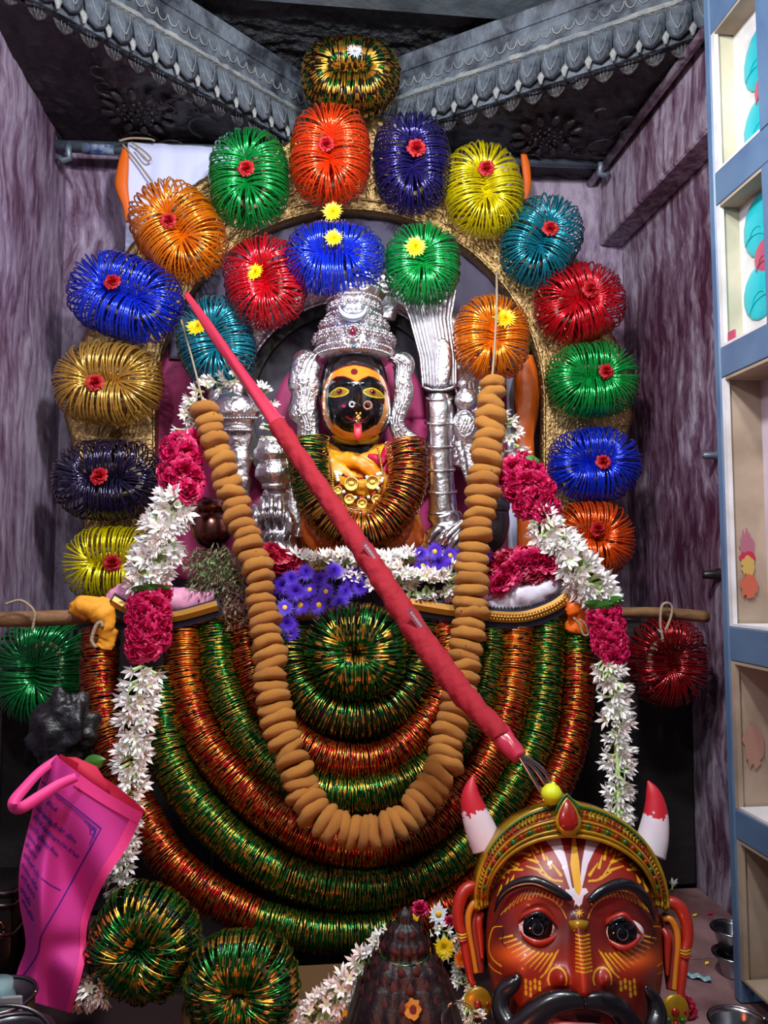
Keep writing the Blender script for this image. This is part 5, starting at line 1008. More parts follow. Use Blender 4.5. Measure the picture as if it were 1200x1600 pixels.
mtube([(218, 700, 3, 66), (240, 645, 12, 76), (275, 600, 18, 84), (340, 568, 23, 93), (420, 560, 25, 101), (500, 588, 24, 106), (570, 625, 20, 108), (605, 640, 10, 107)], BP, 'eyebrow', fl=.7); mtube([(682, 648, 10, 107), (710, 635, 20, 108), (770, 598, 24, 106), (850, 572, 26, 100), (920, 585, 24, 92), (970, 630, 20, 82), (1000, 690, 12, 70), (1012, 740, 3, 62)], BP, 'eyebrow', fl=.7)
for (cx, cy, d, x0, x1) in ((437, 768, 92, 338, 542), (853, 790, 90, 758, 940)):
    e = thing_ = MB(); k_ = K(YM) * MS; e.ell(Q(cx, cy, d - 10), (31 * k_, 16 * k_, 20 * k_), 24, 14); eo = e.build('eyeball', WH_, mk)
    e = MB(); e.ell(Q(cx - 5, cy - 2, d - 2), (23 * k_, 13 * k_, 22 * k_), 28, 14); e.build('iris', mat('glossy_black_iris', '08080c', .06) if not bpy.data.materials.get('glossy_black_iris') else bpy.data.materials['glossy_black_iris'], eo)
    e = MB(); e.tube([Q(cx - 5 + 26 * math.cos(t), cy + 4 + 26 * math.sin(t), d + 12.5) for t in np.linspace(0, 6.283, 25)], .5 * k_, 5); e.build('iris_ring', mat('grey_ring', '5c5460', .4) if not bpy.data.materials.get('grey_ring') else bpy.data.materials['grey_ring'], eo)
    mtube([(x0, cy - 18, 5, d - 8), (x0 + 25, cy - 52, 13, d + 1), (cx, cy - 78, 16, d + 8), (x1 - 55, cy - 55, 14, d + 5), (x1, cy + 8, 6, d - 2)], RP, 'upper_eyelid', fl=.9)
    mtube([(x0 - 2, cy - 20, 5, d - 8), (x0 + 25, cy + 32, 10, d - 2), (cx - 10, cy + 62, 14, d + 5), (x1 - 50, cy + 50, 12, d + 3), (x1, cy + 10, 6, d - 2)], RP, 'lower_eyelid', fl=.9)
    mtube([(x0 + 6, cy - 22, 2, d - 2), (x0 + 30, cy - 45, 5, d + 10), (cx, cy - 66, 6, d + 15), (x1 - 60, cy - 45, 5, d + 12), (x1 - 8, cy + 4, 2, d + 2)], BP, 'eye_line', fl=.7)
mo = mtube([(640, 1075, 30, 118), (560, 1070, 42, 116), (480, 1088, 50, 111), (410, 1130, 54, 106), (340, 1175, 50, 100), (285, 1170, 46, 93), (248, 1110, 42, 86), (255, 1045, 38, 84), (300, 1010, 34, 88), (325, 985, 22, 90), (312, 962, 8, 88)], BP, 'moustache', fl=.62, mod=lambda t, th: 1 + .03 * math.sin(9 * th + t * 5)); mtube([(640, 1075, 30, 118), (720, 1075, 42, 116), (790, 1098, 50, 110), (845, 1160, 52, 103), (900, 1215, 46, 95), (950, 1205, 46, 86), (985, 1140, 44, 76), (980, 1080, 36, 74), (960, 1045, 26, 78), (935, 1015, 8, 80)], BP, 'moustache', fl=.62, mod=lambda t, th: 1 + .03 * math.sin(9 * th + t * 5))
mtube([(470, 1160, 4, 104), (540, 1172, 16, 110), (610, 1180, 20, 114), (680, 1178, 16, 110), (745, 1170, 4, 104)], LIP, 'upper_lip', fl=.8); mtube([(430, 1200, 5, 96), (500, 1290, 22, 102), (610, 1310, 26, 104), (720, 1290, 22, 102), (790, 1200, 5, 96)], LIP, 'lower_lip', fl=.8)
for i in range(9):
    x = 490 + i * 30; a = Q(x, 1225, 103 - abs(i - 4) * .8); k_ = K(YM) * MS; MB().bbox((a.x - 4.4 * k_, a.y - 4 * k_, a.z - 10 * k_), (a.x + 4.4 * k_, a.y + 4 * k_, a.z + 12 * k_), 2 * k_).build('tooth', TOOTH, mk)
for s in (-1, 1): mtube([(615 + s * 150, 1190, 6, 102), (615 + s * 195, 1190, 26, 98), (615 + s * 205, 1225, 26, 94), (615 + s * 180, 1260, 6, 92)], LIP, 'mouth_corner', fl=.7)
mtube([(588, 740, 6, 99), (608, 752, 20, 104), (632, 756, 22, 109), (658, 752, 20, 104), (680, 742, 6, 99)], YPN, 'nose_band', fl=.8); mtube([(590, 764, 4, 99), (632, 782, 8, 111), (678, 764, 4, 99)], YPN, 'nose_band', fl=.8)
# crown band
crm = MB(); ox, oy = k5(605, 640)
def cpt(t, v, ex=0):
    rx = 134 + 18 * v; ry = 92 + 50 * v + (0 if v < .98 else 0); s_ = math.sin(t)
    pk = 12 * math.exp(-((t - 1.59) / .10) ** 2) * v
    U = ox + rx * math.cos(t); V = oy - (ry + pk) * s_
    d = 12 + 64 * max(s_, 0) ** .75 * (1 - .28 * v) + 10 * math.sin(min(1, v * 1.02) * math.pi) ** .5 + ex
    return LP(U, V, d)
crm.grid(lambda u, v: cpt(-.12 + (math.pi + .24) * u, v, 3.2 * math.sin(v * 19) + (2.4 * math.sin(u * 260) if .62 < v < .86 else 0)), 420, 30, thick=(0, .02, 0)); crn = crm.build('crown_band', YPN, mk)
for v, r_, mt_ in ((.03, 3.2, YPN), (.20, 2.0, YPN), (.50, 2.4, YPN), (.98, 3.4, YPN), (.93, 1.8, GRP_), (.58, 1.3, RGEM)):
    MB().tube([cpt(t, v, 5) for t in np.linspace(-.1 if mt_ is not GRP_ else .6, math.pi + .1 if mt_ is not GRP_ else math.pi - .5, 110)], r_ * K(YM), 7).build('crown_rib', mt_, crn)
for i in range(27):
    t = .04 + (math.pi - .08) * i / 26
    if abs(t - 1.59) < .14: continue
    m = MB(); m.ell(cpt(t, .35, 4), (4.3 * K(YM), 3.4 * K(YM), 4.3 * K(YM)), 10, 6); m.build('gem', GRP_ if i % 2 else RGEM, crn)
m = MB()
for i in range(64):
    t = .1 + (math.pi - .2) * i / 63
    if abs(t - 1.59) > .17: m.tube([cpt(t, .62, 4.5), cpt(t + .015, .74, 5.5), cpt(t - .01, .86, 4.5)], .0011, 5, 1 if (i % 9) < 4 else 0)
m.build('crown_leaf_ridge', [YPN, RGEM], crn)['kind'] = 'stuff'
g = Q(605, 255, 92); k_ = K(YM) * MS
m = MB(); m.lathe([(0, -27), (10, -25), (19, -15), (21, -4), (17, 10), (9, 24), (2, 34), (0, 36)], g, 24, sx=1); 
for i, vv in enumerate(m.V): q = Vector(vv) - g; m.V[i] = tuple(g + XD * q.x * k_ + ZD * q.z * k_ + ND * (-q.y) * k_ * .45)
m.build('gem_mount', YPN, crn)
m = MB(); m.lathe([(0, -21), (8, -19), (14.5, -12), (16, -4), (13, 7), (7, 18), (2, 25), (0, 26)], g, 24)
for i, vv in enumerate(m.V): q = Vector(vv) - g; m.V[i] = tuple(g + ND * 5 * k_ + XD * q.x * k_ + ZD * q.z * k_ + ND * (-q.y) * k_ * .5)
o = m.build('drop_gem', RGEM, crn); o['label'] = 'large dark red teardrop gem'
MB().tube([Q(x, y, 96) for x, y in ((540, 235), (560, 190), (582, 160), (602, 140), (622, 160), (650, 190), (672, 240))], 2.2 * k_, 7).build('crown_rib', GRP_, crn)
# horns
for pts, thr in (([(185, 400, 84, 4), (150, 320, 80, 10), (118, 240, 70, 16), (95, 160, 52, 22), (95, 100, 32, 26), (106, 42, 5, 28)], .48), ([(1010, 430, 84, 0), (1040, 350, 78, 4), (1062, 260, 66, 10), (1068, 180, 50, 16), (1058, 120, 32, 20), (1040, 72, 5, 22)], .50)):
    q = smooth_path(pts, 6); m = MB(); m.tube([Q(a, b, d) for a, b, c, d in q], [c / 3.158 * K(YM) * MS for a, b, c, d in q], 40, 0, .8, up=ND)
    for i, f in enumerate(m.F):
        c_ = sum((Vector(m.V[j]) for j in f), Vector()) / len(f); v = (f[0] // 40) / len(q); m.m[i] = 1 if v > thr + .09 * noise.noise(c_ * 160) + .05 * noise.noise(c_ * 420) else 0
    m.build('horn', [HW, HR], mk)
# ears and earrings
for s, f in ((-1, lambda x: x), (1, lambda x: 1205 - x + 0)):
    dy = 0 if s < 0 else 70; F_ = lambda L: [(f(x), y + dy, r_, d) for x, y, r_, d in L]
    mtube(F_([(150, 610, 22, 8), (110, 585, 30, 10), (62, 610, 32, 12), (38, 680, 30, 12), (42, 750, 26, 12), (60, 800, 24, 12), (72, 850, 22, 14), (88, 920, 20, 14), (105, 985, 16, 14), (122, 1010, 12, 14)]), RP, 'ear', fl=.9)
    mtube(F_([(150, 660, 12, 10), (115, 660, 16, 14), (90, 710, 16, 14), (92, 780, 14, 14), (110, 860, 12, 12), (130, 960, 12, 12)]), mat('ear_yellow', 'b86a10', .4), 'ear_fold', fl=.8)
    mtube(F_([(160, 640, 20, 0), (125, 680, 40, 0), (115, 760, 50, 0), (130, 860, 40, 0), (145, 960, 22, 0)]), mat('ear_hollow', '7c1a0c', .45), 'ear_hollow', fl=.5)
    mtube(F_([(158, 700, 14, 8), (140, 740, 18, 12), (148, 820, 14, 10), (158, 900, 8, 8)]), RP, 'ear_fold', fl=.8)
    for k in range(3): mtube(F_([(30, 790 + k * 13, 3, 20), (58, 800 + k * 13, 7, 22), (84, 792 + k * 13, 3, 22)]), YPN if k < 2 else RP, 'ear_cuff', fl=1)
    cx, cy = f(137), 1085 + (dy - 40 if s > 0 else 0); ern = MB(); ern.ell(Q(cx, cy, 18), (22 * k_, 9 * k_, 25 * k_), 22, 12); er = ern.build('earring', YPN, mk)
    for i in range(9):
        a = i * 2 * math.pi / 8; r_ = 0 if i == 8 else 46
        m = MB(); m.ell(Q(cx + r_ * math.cos(a), cy + r_ * 1.08 * math.sin(a), 26 if i == 8 else 22), ((6.5 if i == 8 else 4.2) * k_,) * 3, 10, 6); m.build('gem', RGEM if i % 2 == 0 else GRP_, er)
        if i < 8: MB().tube([Q(cx + (r_ - 4 + 17 * math.cos(t)) * math.cos(a) - 17 * math.sin(t) * math.sin(a), cy + (r_ - 4 + 17 * math.cos(t)) * 1.05 * math.sin(a) + 17 * math.sin(t) * math.cos(a), 21) for t in np.linspace(0, 6.283, 11)], .9 * k_, 5).build('petal_rim', YPN, er)
# ================================================================ dark stone spire with its bangle and flowers
YG = .865; kg = K(YG); gp = thing('stone_spire', P(633, 1710, YG), 'small dark carved stone temple spire in front of the curtain', 'spire'); gb = P(633, 1600, YG); zz = lambda y: (1600 - y) * kg
def sq(h, t): return (1 + .06 * math.cos(4 * t + math.pi)) * (1 + .03 * math.cos(16 * t))
prof = [(112, 1700), (104, 1660), (94, 1620), (86, 1585), (78, 1562), (74, 1548), (66, 1540), (64, 1530), (60, 1526), (54, 1518), (55, 1512), (48, 1506), (44, 1500), (36, 1496), (33, 1490), (36, 1484), (33, 1474), (26, 1469), (27, 1462), (22, 1456), (14, 1452), (11, 1448), (13, 1443), (8, 1437), (3, 1431), (0, 1428)]
m = MB(); m.lathe([(r_ * kg, zz(y)) for r_, y in prof], gb, 96, mod=sq); SPM = mat('dark_purple_stone', '1c0e14', .5, bump=(110, .8, .003), vary=('0e080c', 20, (1, 1, 1))); m.build('spire_body', SPM, gp)
m = MB()
for y, r_, n, s_ in ((1545, 67, 8, 13), (1524, 58, 7, 12), (1503, 47, 6, 11), (1480, 36, 5, 10), (1461, 25, 4, 9)):
    for i in range(n * 2):
        a = math.pi + (i + .5) * math.pi / n; c = gb + Vector((math.cos(a) * r_ * kg * .98, math.sin(a) * r_ * kg * .98, zz(y))); t_ = Vector((-math.sin(a), math.cos(a), 0)) * s_ * kg * .7; o_ = Vector((math.cos(a), math.sin(a), 0)) * s_ * kg * .5
        m.add([c - t_ - EZ * s_ * kg * .6, c + t_ - EZ * s_ * kg * .6, c + t_ * .9, c - t_ * .9, c + EZ * s_ * kg * 1.1, c + o_ - EZ * s_ * kg * .3, c + o_ + EZ * s_ * kg * .4], [(0, 1, 5), (1, 2, 6, 5), (0, 5, 6, 3), (2, 4, 6), (3, 6, 4)])
m.build('gable', mat('reddened_stone', '3c1418', .6, bump=(120, .6, .002)), gp)['kind'] = 'stuff'
m = MB(); V = [P(645 + (12.5 + 2 * math.cos(7 * t)) * math.cos(t), 1577 + (17 + 2 * math.sin(6 * t)) * math.sin(t), 0.8) for t in np.linspace(0, 6.283, 29)[:-1]]
def sprj(v):   # lay a spot onto the body
    d = (v - Vector((0, 0, CZ))).normalized(); best = v
    for s in np.linspace(.70, .95, 120):
        p = Vector((0, 0, CZ)) + d * s; q = p - gb; h = q.z; y = 1600 - h / kg; r_ = np.interp(y, [p_[1] for p_ in prof[::-1]], [p_[0] for p_ in prof[::-1]]) * kg
        if math.hypot(q.x, q.y) < r_ * 1.07 + .0012: return p
    return v
m.add([sprj(v) for v in V] + [sprj(P(645, 1577, .8))], [(i, (i + 1) % 28, 28) for i in range(28)]); m.build('turmeric_spot', TURM, gp)
m = MB(); V = [P(645 + 5.5 * math.cos(t), 1577 + 8 * math.sin(t), 0.8) for t in np.linspace(0, 6.283, 17)[:-1]]; m.add([sprj(v) - d_ for v in V for d_ in [Vector((0, .0012, 0))]] + [sprj(P(645, 1577, .8)) + NV * .002], [(i, (i + 1) % 16, 16) for i in range(16)]); m.build('kumkum_dot', KUM, gp)
for i in range(2):
    c = P(633, 1484 + i * 4, YG); tag(inst(RM[GG][i], 'glass_bangle', None, frame(c, EZ + NV * .14 + EX * (.04 * i), s=38 * kg)), ('upper' if i == 0 else 'lower') + ' green gold bangle slipped over the top of the stone spire', 'bangle', 'bangles on the stone spire')
sg = thing('spire_garland', P(560, 1520, .93), 'rope of white tuberose buds laid behind the left side of the stone spire', 'garland')
fl_run(sg, [(470, 1604, 30, .93), (505, 1575, 32, .93), (545, 1535, 32, .93), (580, 1490, 26, .94), (608, 1462, 20, .95)], 105, down=.1)
sg2 = thing('spire_garland', P(720, 1540, .93), 'fading white flower strand between the stone spire and the red mask', 'garland')
fl_run(sg2, [(672, 1450, 14, .95), (700, 1462, 20, .945), (716, 1500, 20, .94), (728, 1550, 20, .87), (738, 1602, 26, .85)], 62, down=.3)
def flo(me, nm, x, y, Y, r_, lab, z=None): tag(inst(me, nm, None, frame(P(x, y, Y), z or NV + EZ * .3, s=r_ * K(Y))), lab, 'flower')
flo(MUM['yellow'], 'yellow_chrysanthemum', 694, 1482, .905, 20, 'yellow chrysanthemum lying right of the stone spire'); flo(mum_mesh('marigold', MUMO, 90), 'orange_marigold', 722, 1498, .90, 16, 'faded orange marigold beside the ear of the red mask')
flo(mum_mesh('daisy', MUMW, 34, ASTC, wd=.13, up=.35), 'white_daisy', 685, 1428, .96, 19, 'white daisy with a yellow centre above the stone spire'); flo(ROSEM['mag'], 'pink_rose_petals', 656, 1420, .965, 11, 'small pink rose bud above the stone spire'); flo(ROSEM['mag'], 'pink_rose_bud', 703, 1440, .955, 8, 'faded pink bud right of the white daisy'); flo(MUM['yellow'], 'yellow_chrysanthemum', 646, 1440, .95, 12, 'small yellow blossom just behind the tip of the spire')
m = MB(); m.tube([P(716, 1592, .80) + (EX * math.cos(t) + EZ * math.sin(t)) * 24 * K(.8) for t in np.linspace(0, 6.283, 33)], .0013, 8); tag(m.build('clear_glass_bangle', GLASSC), 'clear glass bangle standing against the white flowers by the spire', 'bangle')
m = MB(); m.add([(0, 0, 0), (.5, .3, .1), (1, 0, .2), (.5, -.3, .1)], [(0, 1, 2, 3)]); m.add([(0, 0, -.05), (.5, .3, .05), (1, 0, .15), (.5, -.3, .05)], [(3, 2, 1, 0)])
pt = {c: m.mesh('loose_petal', mt_) for c, mt_ in (('yellow', MUMY), ('pink', ROSE), ('white', PETW))}
tag(inst(pt['yellow'], 'loose_petal', None, frame(P(536, 1590, .865), NV, x=EX * .4 + EZ, s=14 * K(.87))), 'yellow petal caught on the white flowers left of the spire', 'petal')
# ================================================================ pink bag
def Yb(x, y): return .972 + .010 * math.sin((x - .45 * (y - 1200)) * .05) * min(1, (y - 1180) / 200) - .020 * math.exp(-((x - 66 - (y - 1400) * -.10) / 16) ** 2) + .012 * math.exp(-((x - 110) / 30) ** 2 - ((y - 1480) / 22) ** 2) + .00002 * (1400 - y)
bg = thing('pink_bag', P(75, 1575, .97), 'bright pink cloth carry bag with blue print and a looped handle', 'bag')
Lp = smooth_path([(88, 1181), (65, 1215), (48, 1278), (31, 1353), (30, 1408), (40, 1474), (28, 1515), (19, 1556)], 4); Rp = smooth_path([(224, 1271), (198, 1325), (165, 1375), (138, 1440), (132, 1504), (111, 1583)], 4)
def LR(v): 
    f = lambda A: (np.interp(v * (len(A) - 1), range(len(A)), A[:, 0]), np.interp(v * (len(A) - 1), range(len(A)), A[:, 1]))
    return f(Lp), f(Rp)
def bpt(u, v, off=0):
    (a, b), (c, d) = LR(v); top = (1 - v) ** 6 * 9 * math.sin(u * math.pi); x = a + (c - a) * u; y = b + (d - b) * u + top * .6
    return P(x, y, Yb(x, y) - off)
MB().grid(bpt, 60, 90).build('front_panel', BAGM, bg); MB().grid(lambda u, v: bpt(u * .98 + .01, v) + Vector((0, .012 + .025 * math.sin(u * math.pi), 0)), 30, 40).build('back_panel', BAGIN, bg)
MB().grid(lambda u, v: bpt(.90 + .10 * u, v, .0012), 6, 80).build('side_hem', BAGS, bg); MB().grid(lambda u, v: bpt(.28 + .72 * u, v * .055, .0016), 50, 4).build('top_hem', BAGS, bg)
m = MB(); m.prism([P(x, y, 1.0) for x, y in ((92, 1183), (118, 1184), (150, 1198), (168, 1226), (172, 1248), (150, 1245), (122, 1222))], (0, .003, 0)); m.build('inner_back', BAGIN, bg)
def ribbon(pts, hw, Y, nm, mt_):
    q = smooth_path(pts, 3); rows = []
    for i, r_ in enumerate(q):
        x, y = r_[:2]; t = q[min(i + 1, len(q) - 1)][:2] - q[max(i - 1, 0)][:2]; t /= np.hypot(*t); yy = Y if len(r_) < 3 else r_[2]; h_ = hw if len(r_) < 4 else r_[3]
        nx, ny = -t[1] * h_, t[0] * h_; rows.append([P(x - nx, y - ny, yy), P(x + nx, y + ny, yy + .002), P(x + nx, y + ny, yy + .004), P(x - nx, y - ny, yy + .002)])
    return MB().rings(rows).build(nm, mt_, bg)
ribbon([(92, 1184, .965, 6), (62, 1206, .95, 7), (36, 1234, .935, 8), (22, 1252, .925, 9), (22, 1262, .92, 9), (34, 1262, .915, 9), (60, 1246, .925, 9), (92, 1226, .94, 8), (120, 1214, .955, 7)], 8, .95, 'handle', BAGS)
def ink(pts, wd, par=bg):
    q = smooth_path(pts, 3) if len(pts) > 2 else np.array([np.array(pts[0]) + (np.array(pts[1]) - np.array(pts[0])) * t for t in np.linspace(0, 1, 20)], float); rows = []
    for i, (x, y) in enumerate(q):
        t = q[min(i + 1, len(q) - 1)] - q[max(i - 1, 0)]; t /= np.hypot(*t) + 1e-6; nx, ny = -t[1] * wd / 2, t[0] * wd / 2
        rows.append([P(x - nx, y - ny, Yb(x - nx, y - ny) - .0009), P(x + nx, y + ny, Yb(x + nx, y + ny) - .0009)])
    m = MB(); m.rings(rows, closed=False); return m
m = ink([(64, 1221), (110, 1256), (158, 1294)], 1.8); n_ = ink([(158, 1294), (126, 1352), (96, 1407), (66, 1460), (57, 1493), (24, 1541)], 1.8); m.add(n_.V, n_.F)
for p_ in ([(68, 1228), (110, 1262), (152, 1296)], [(64, 1371), (78, 1382), (95, 1391)], [(132, 1282), (140, 1290), (142, 1300)], [(146, 1292), (150, 1300), (144, 1304), (141, 1297), (147, 1293)], [(150, 1298), (143, 1312), (140, 1320)], [(138, 1287), (147, 1296), (147, 1308)]): n_ = ink(p_, 1.3); m.add(n_.V, n_.F)
m.build('printed_border', INK, bg)
m = MB(); m.add([P(x, y, Yb(x, y) - .0009) for x, y in ((130, 1280), (156, 1294), (146, 1316), (147, 1300), (141, 1292))], [(0, 1, 2, 3, 4)]); 
def txt(s, x0, y0, ang, size, w_=1.0):
    cu = bpy.data.curves.new('tx', 'FONT'); cu.body = s; cu.size = 1.0; cu.resolution_u = 3; cu.offset = .022; ob = bpy.data.objects.new('tx', cu); COL.objects.link(ob)
    me = bpy.data.meshes.new_from_object(ob.evaluated_get(bpy.context.evaluated_depsgraph_get())); bpy.data.objects.remove(ob); a = math.radians(ang); L = []
    for v in me.vertices:
        px = x0 + (v.co.x * w_ * math.cos(a) + v.co.y * math.sin(a)) * size; py = y0 + (v.co.x * w_ * math.sin(a) - v.co.y * math.cos(a)) * size; L.append(P(px, py, Yb(px, py) - .0012) - Vector((0, 0, wl(bg).z)) - Vector((wl(bg).x, wl(bg).y, 0)))
    for v, p in zip(me.vertices, L): v.co = p
    me.materials.clear(); me.materials.append(INK); me.polygons.foreach_set('material_index', [0] * len(me.polygons)); me.update()
    o = bpy.data.objects.new('printed_line', me); COL.objects.link(o); o.parent = bg
for s, x0, y0, a, z, w_ in (('కృష్ణవేణి: మీసాల', 76, 1285, 39, 8.5, .85), ('సత్యనారాయణ, B.Tech', 68, 1299, 39, 8.5, .80), ('సింహాచలం గ్రామం', 57, 1308, 43, 8, .72), ('శ్రీమతి', 71, 1255, 40, 8, .9), ('జ్ఞాపకార్థం', 56, 1264, 48, 8.5, .8), ('వివాహము', 51, 1276, 50, 8.5, .9), ('సమర్పణ గ్రామం', 46, 1289, 52, 7, .8), ('మండలం జిల్లా', 42, 1303, 56, 7, .8), ('తేదీ శనివారం', 39, 1318, 57, 7, .8), ('ఆశీస్సులతో వచ్చు', 36, 1334, 58, 7, .8), ('బంధువులు మిత్రులు', 33, 1350, 60, 7, .8), ('ఆహ్వానించు వారు', 32, 1368, 60, 7, .8), ('శుభాకాంక్షలు', 31, 1388, 62, 7, .8), ('కుటుంబ సభ్యులు', 33, 1406, 63, 7, .7)): txt(s, x0, y0, a, z, w_)
# crumpled film and leaf behind the bag
m = MB()
def cr_(u, v): th = u * 2 * math.pi; ph = v * math.pi; p = Vector((math.sin(ph) * math.cos(th), math.sin(ph) * math.sin(th), -math.cos(ph))); q = 1 + .35 * noise.noise(p * 2.2) + .16 * abs(noise.noise(p * 6)); c = P(100, 1140, 1.2); return c + Vector((p.x * .045 * q, p.y * .03 * q, p.z * .05 * q))
m.grid(cr_, 60, 40); tag(m.build('crumpled_film', mat('smoky_film', '1c1a1e', .4, bump=(60, .8, .006))), 'crumpled smoky plastic film behind the pink bag', 'plastic')
lo_ = inst(LFM, 'loose_leaf', None, frame(P(128, 1194, 1.03), NV, x=EX + EZ * .2, s=.03)); tag(lo_, 'bright green leaf poking out behind the pink bag', 'leaf')
# ================================================================ vessels at the lower left, dark casket
def vessel(name, c, prof, label, cat, n=40, group=None, mt_=STEEL, th=.0016):
    t = thing(name, c, label, cat, group); m = MB(); out = [(r_, z) for r_, z in prof]; inn = [(max(r_ - th, 0), max(z, th)) for r_, z in prof[::-1]]; m.lathe(out + inn, c, n); m.build('wall', mt_, t)
    rr, zz_ = prof[-1]; MB().tube([Vector(c) + Vector((rr * math.cos(a), rr * math.sin(a), zz_)) for a in np.linspace(0, 6.2832, 41)], .0022, 8).build('rolled_rim', mt_, t); return t
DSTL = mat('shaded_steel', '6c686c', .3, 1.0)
c = P(8, 1578, .74); c.z = 0; pl = vessel('steel_pail', c, [(0, 0), (.030, 0), (.034, .004), (.038, .192), (.040, .200)], 'steel pail with a wire handle in the lower left corner', 'pail', mt_=DSTL)
MB().tube([c + Vector((.040 * math.cos(a) * 1.02, -.003, .200 + .030 * math.sin(a))) for a in np.linspace(0, math.pi, 25)], .0018, 8).build('handle', DSTL, pl)
c = P(97, 1590, .80); c.z = 0; vessel('steel_tumbler', c, [(0, 0), (.010, 0), (.011, .003), (.0155, .15), (.016, .156)], 'small steel tumbler below the pink bag', 'tumbler', mt_=DSTL)
c = P(-4, 1510, .86); c.z = 0; bw = vessel('steel_bowl', c, [(0, 0), (.025, 0), (.030, .01), (.034, .14), (.037, .177)], 'steel bowl holding a glass jar beside the dark casket', 'bowl', mt_=DSTL)
m = MB(); m.lathe([(0, .1), (.018, .1), (.020, .105), (.020, .175), (.017, .182), (.017, .190), (0, .192)], c + Vector((-.002, 0, 0)), 24); tag(m.build('glass_jar', mat('blue_tinted_glass', '7c9ca0', .15)), 'small bluish glass jar standing in the steel bowl', 'jar')
m = MB(); m.bbox((c.x + .012, c.y - .024, .16), (c.x + .032, c.y - .020, .187), .001); tag(m.build('match_box', PAPER, smooth=False), 'small paper box tucked in the steel bowl at the left edge', 'box')
cs = thing('dark_casket', P(-10, 1470, 1.02), 'dark metal casket with pale rims at the left edge', 'casket'); a = P(-60, 1400, 1.0); b = P(32, 1400, 1.0); c2_ = MB(); c2_.bbox((a.x, 1.0, 0), (b.x - .008, 1.09, a.z), .003); c2_.build('casket_body', mat('blackened_metal', '1c1618', .35, .6), cs)
for zq in (.002, -.012, -.045): MB().tube([(a.x, .997, a.z + zq), (b.x - .006, .997, a.z + zq), (b.x - .006, 1.09, a.z + zq)], .0026, 8).build('rim', DSTL, cs)
m = MB(); m.tube([(b.x - .022 + .006 * math.cos(t), .996, a.z - .04 + .010 * math.sin(t)) for t in np.linspace(0, 6.28, 17)], .0015, 6); m.build('latch', mat('copper_latch', '9c5c48', .3, 1), cs)
# ================================================================ cardboard box, sheet, added dark floor sheet
bx = thing('cardboard_box', P(455, 1560, 1.03), 'low brown cardboard box on the floor under the bangle ropes', 'box'); a = P(285, 1500, .985); b = P(655, 1500, .985)
MB().bbox((a.x, .985, .004), (b.x, 1.07, .090), .002).build('carton', CARD, bx, smooth=False); MB().box((a.x + .05, .9842, .03), (a.x + .055, .9848, .088)).build('tape', PAPER, bx, smooth=False)
m = MB(); m.grid(lambda u, v: P(296 + 80 * u, 1418 + 66 * v, 1.175 + .004 * math.sin(u * 5)), 10, 8, thick=(0, .001, 0)); ps = m.build('paper_sheet', PAPER); tag(ps, 'grey printed paper sheet propped behind the outermost bangle rope', 'paper')
MB().bbox((XL + .004, .55, .0015), (.30, 1.33, .004), .001).build('dark_floor_sheet', mat('dark_maroon_sheet', '24080c', .9)); tag(bpy.data.objects['dark_floor_sheet'], 'dark maroon sheet added over the floor tiles in front of the curtain', 'cloth')  # dark sheet added to keep the floor dark over the pink tiles
# ================================================================ right floor: steel cups, flowers, litter
def fl0(px, py):
    d = CM @ Vector(((px - 600) / F, -(py - 800) / F, -1)); t = -CZ / d.z; return Vector((0, 0, CZ)) + d * t
c = P(1154, 1575, .955); c.z = 0; vessel('steel_bowl', c, [(0, 0), (.020, 0), (.024, .004), (.033, .045), (.035, .050)], 'open steel bowl on the pink floor at the lower right', 'bowl', n=48)
c = P(1146, 1500, 1.155); c.z = 0; vessel('steel_cup', c, [(0, 0), (.016, 0), (.018, .004), (.024, .028), (.029, .032)], 'lower steel cup half hidden behind the shelf post', 'cup', group='two stacked steel cups'); vessel('steel_cup', c + Vector((-.001, 0, .034)), [(0, 0), (.014, 0), (.018, .004), (.026, .030), (.029, .034)], 'upper steel cup resting on the other one behind the shelf post', 'cup', group='two stacked steel cups')
p = fl0(1068, 1590); tag(inst(ROSEM['cri'], 'red_flower', None, frame(p + EZ * .012, EZ * .5 + NV, s=.015)), 'crimson flower on the floor beside the right earring of the mask', 'flower')
p = fl0(1030, 1612); tag(inst(MUM['yellow'], 'yellow_flower', None, frame(p + EZ * .004, EZ, s=.014)), 'small yellow flower on the floor right of the mask', 'flower')
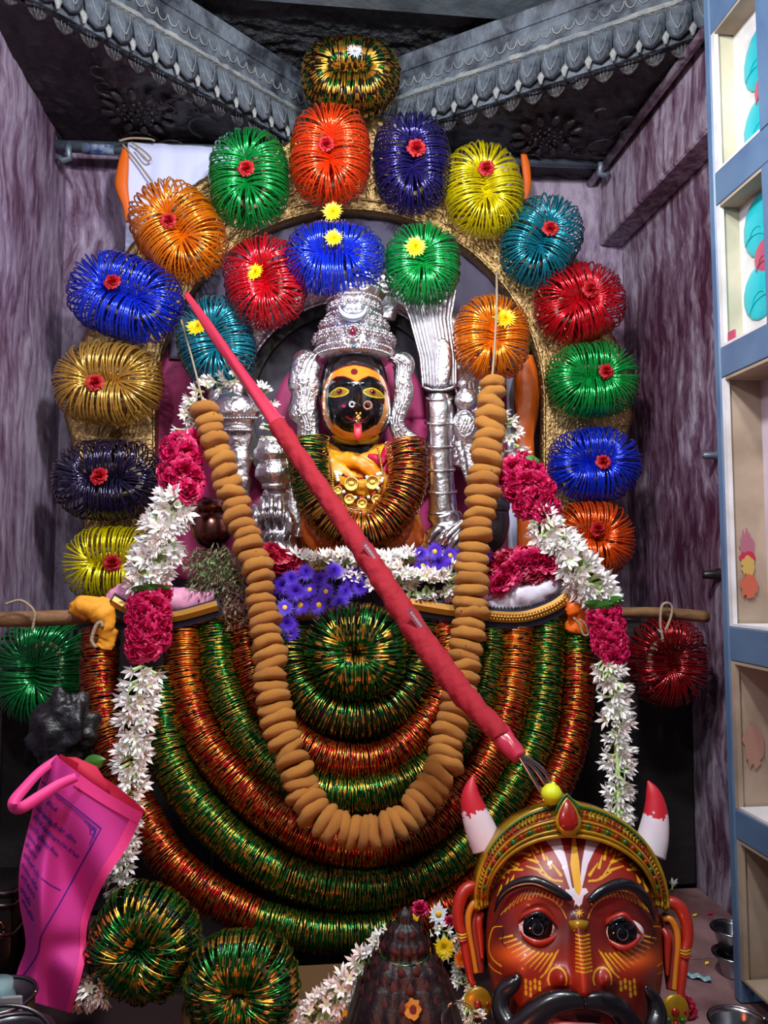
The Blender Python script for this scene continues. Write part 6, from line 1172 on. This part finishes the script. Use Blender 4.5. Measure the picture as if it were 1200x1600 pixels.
for x, y, c_, a, s_, lab in ((1082, 1433, 'yellow', .3, .011, 'yellow petal on the floor near the wall shelf'), (1105, 1430, 'pink', 0, .012, 'bright pink petal on the pink floor tile'), (1102, 1509, 'yellow', .6, .010, 'yellow petal near the shiny wrapper'), (1120, 1397, 'yellow', 2, .008, 'tiny yellow petal against the right wall'), (1050, 1364, 'white', 0, .010, 'white petal at the back of the floor by the horn')):
    tag(inst(pt[c_], 'loose_petal', None, frame(fl0(x, y) + EZ * .002, EZ, x=Vector((math.cos(a), math.sin(a), 0)), s=s_)), lab, 'petal')
p = fl0(1050, 1395); tag(inst(TUB[0], 'fallen_tuberose', None, frame(p + EZ * .006, Vector((.5, .8, .25)), s=.026)), 'fallen white tuberose flower on the floor behind the right horn', 'flower')
p = fl0(1088, 1530); m = MB(); m.grid(lambda u, v: p + Vector(((u - .5) * .032 + (v - .5) * .004, -(u - .5) * .022 + (v - .5) * .011, .004 + .002 * math.sin(u * 14) + .001 * math.sin(v * 9))), 14, 6, thick=(0, 0, .0008)); tag(m.build('shiny_wrapper', mat('pale_blue_foil', '9cc8d0', .25, .3)), 'crumpled pale blue shiny wrapper on the pink floor', 'wrapper')
c = P(1196, 1248, 1.0); tag(inst(mum_mesh('rust_flower', RUST, 100), 'rust_marigold', None, frame(Vector((XF + .032, .985, CZ - .369 + .018)), NV + EZ * .4, s=.020)), 'rust orange marigold lying on the low shelf ledge', 'flower')
# wall fixtures on the right wall
for (x, y, s_, lab, mt_) in ((1124, 712, .010, 'small dark metal peg on the right wall beside the shelf post', IRON), (1124, 898, .012, 'dark electric junction knob on the right wall', mat('dark_bakelite', '1c1414', .4))):
    d = CM @ Vector(((x - 600) / F, -(y - 800) / F, -1)); q = Vector((0, 0, CZ)) + d * (XR / d.x); m = MB(); m.lathe([(s_, 0), (s_, .004), (s_ * .7, .012), (s_ * .6, .03), (0, .034)], q, 16, ax=Vector((-1, 0, 0))); tag(m.build('wall_peg', mt_), lab, 'peg')
q = Vector((XR, 1.17, CZ - .225)); m = MB(); m.bbox((XR - .022, 1.15, CZ - .27), (XR - .0005, 1.20, CZ - .215), .003); m.bbox((XR - .020, 1.152, CZ - .29), (XR - .0005, 1.198, CZ - .272), .002, 1); tag(m.build('switch_box', [mat('black_plastic', '181418', .4), LEMON], smooth=False), 'small black switch box with a yellow strip on the right wall', 'switch')
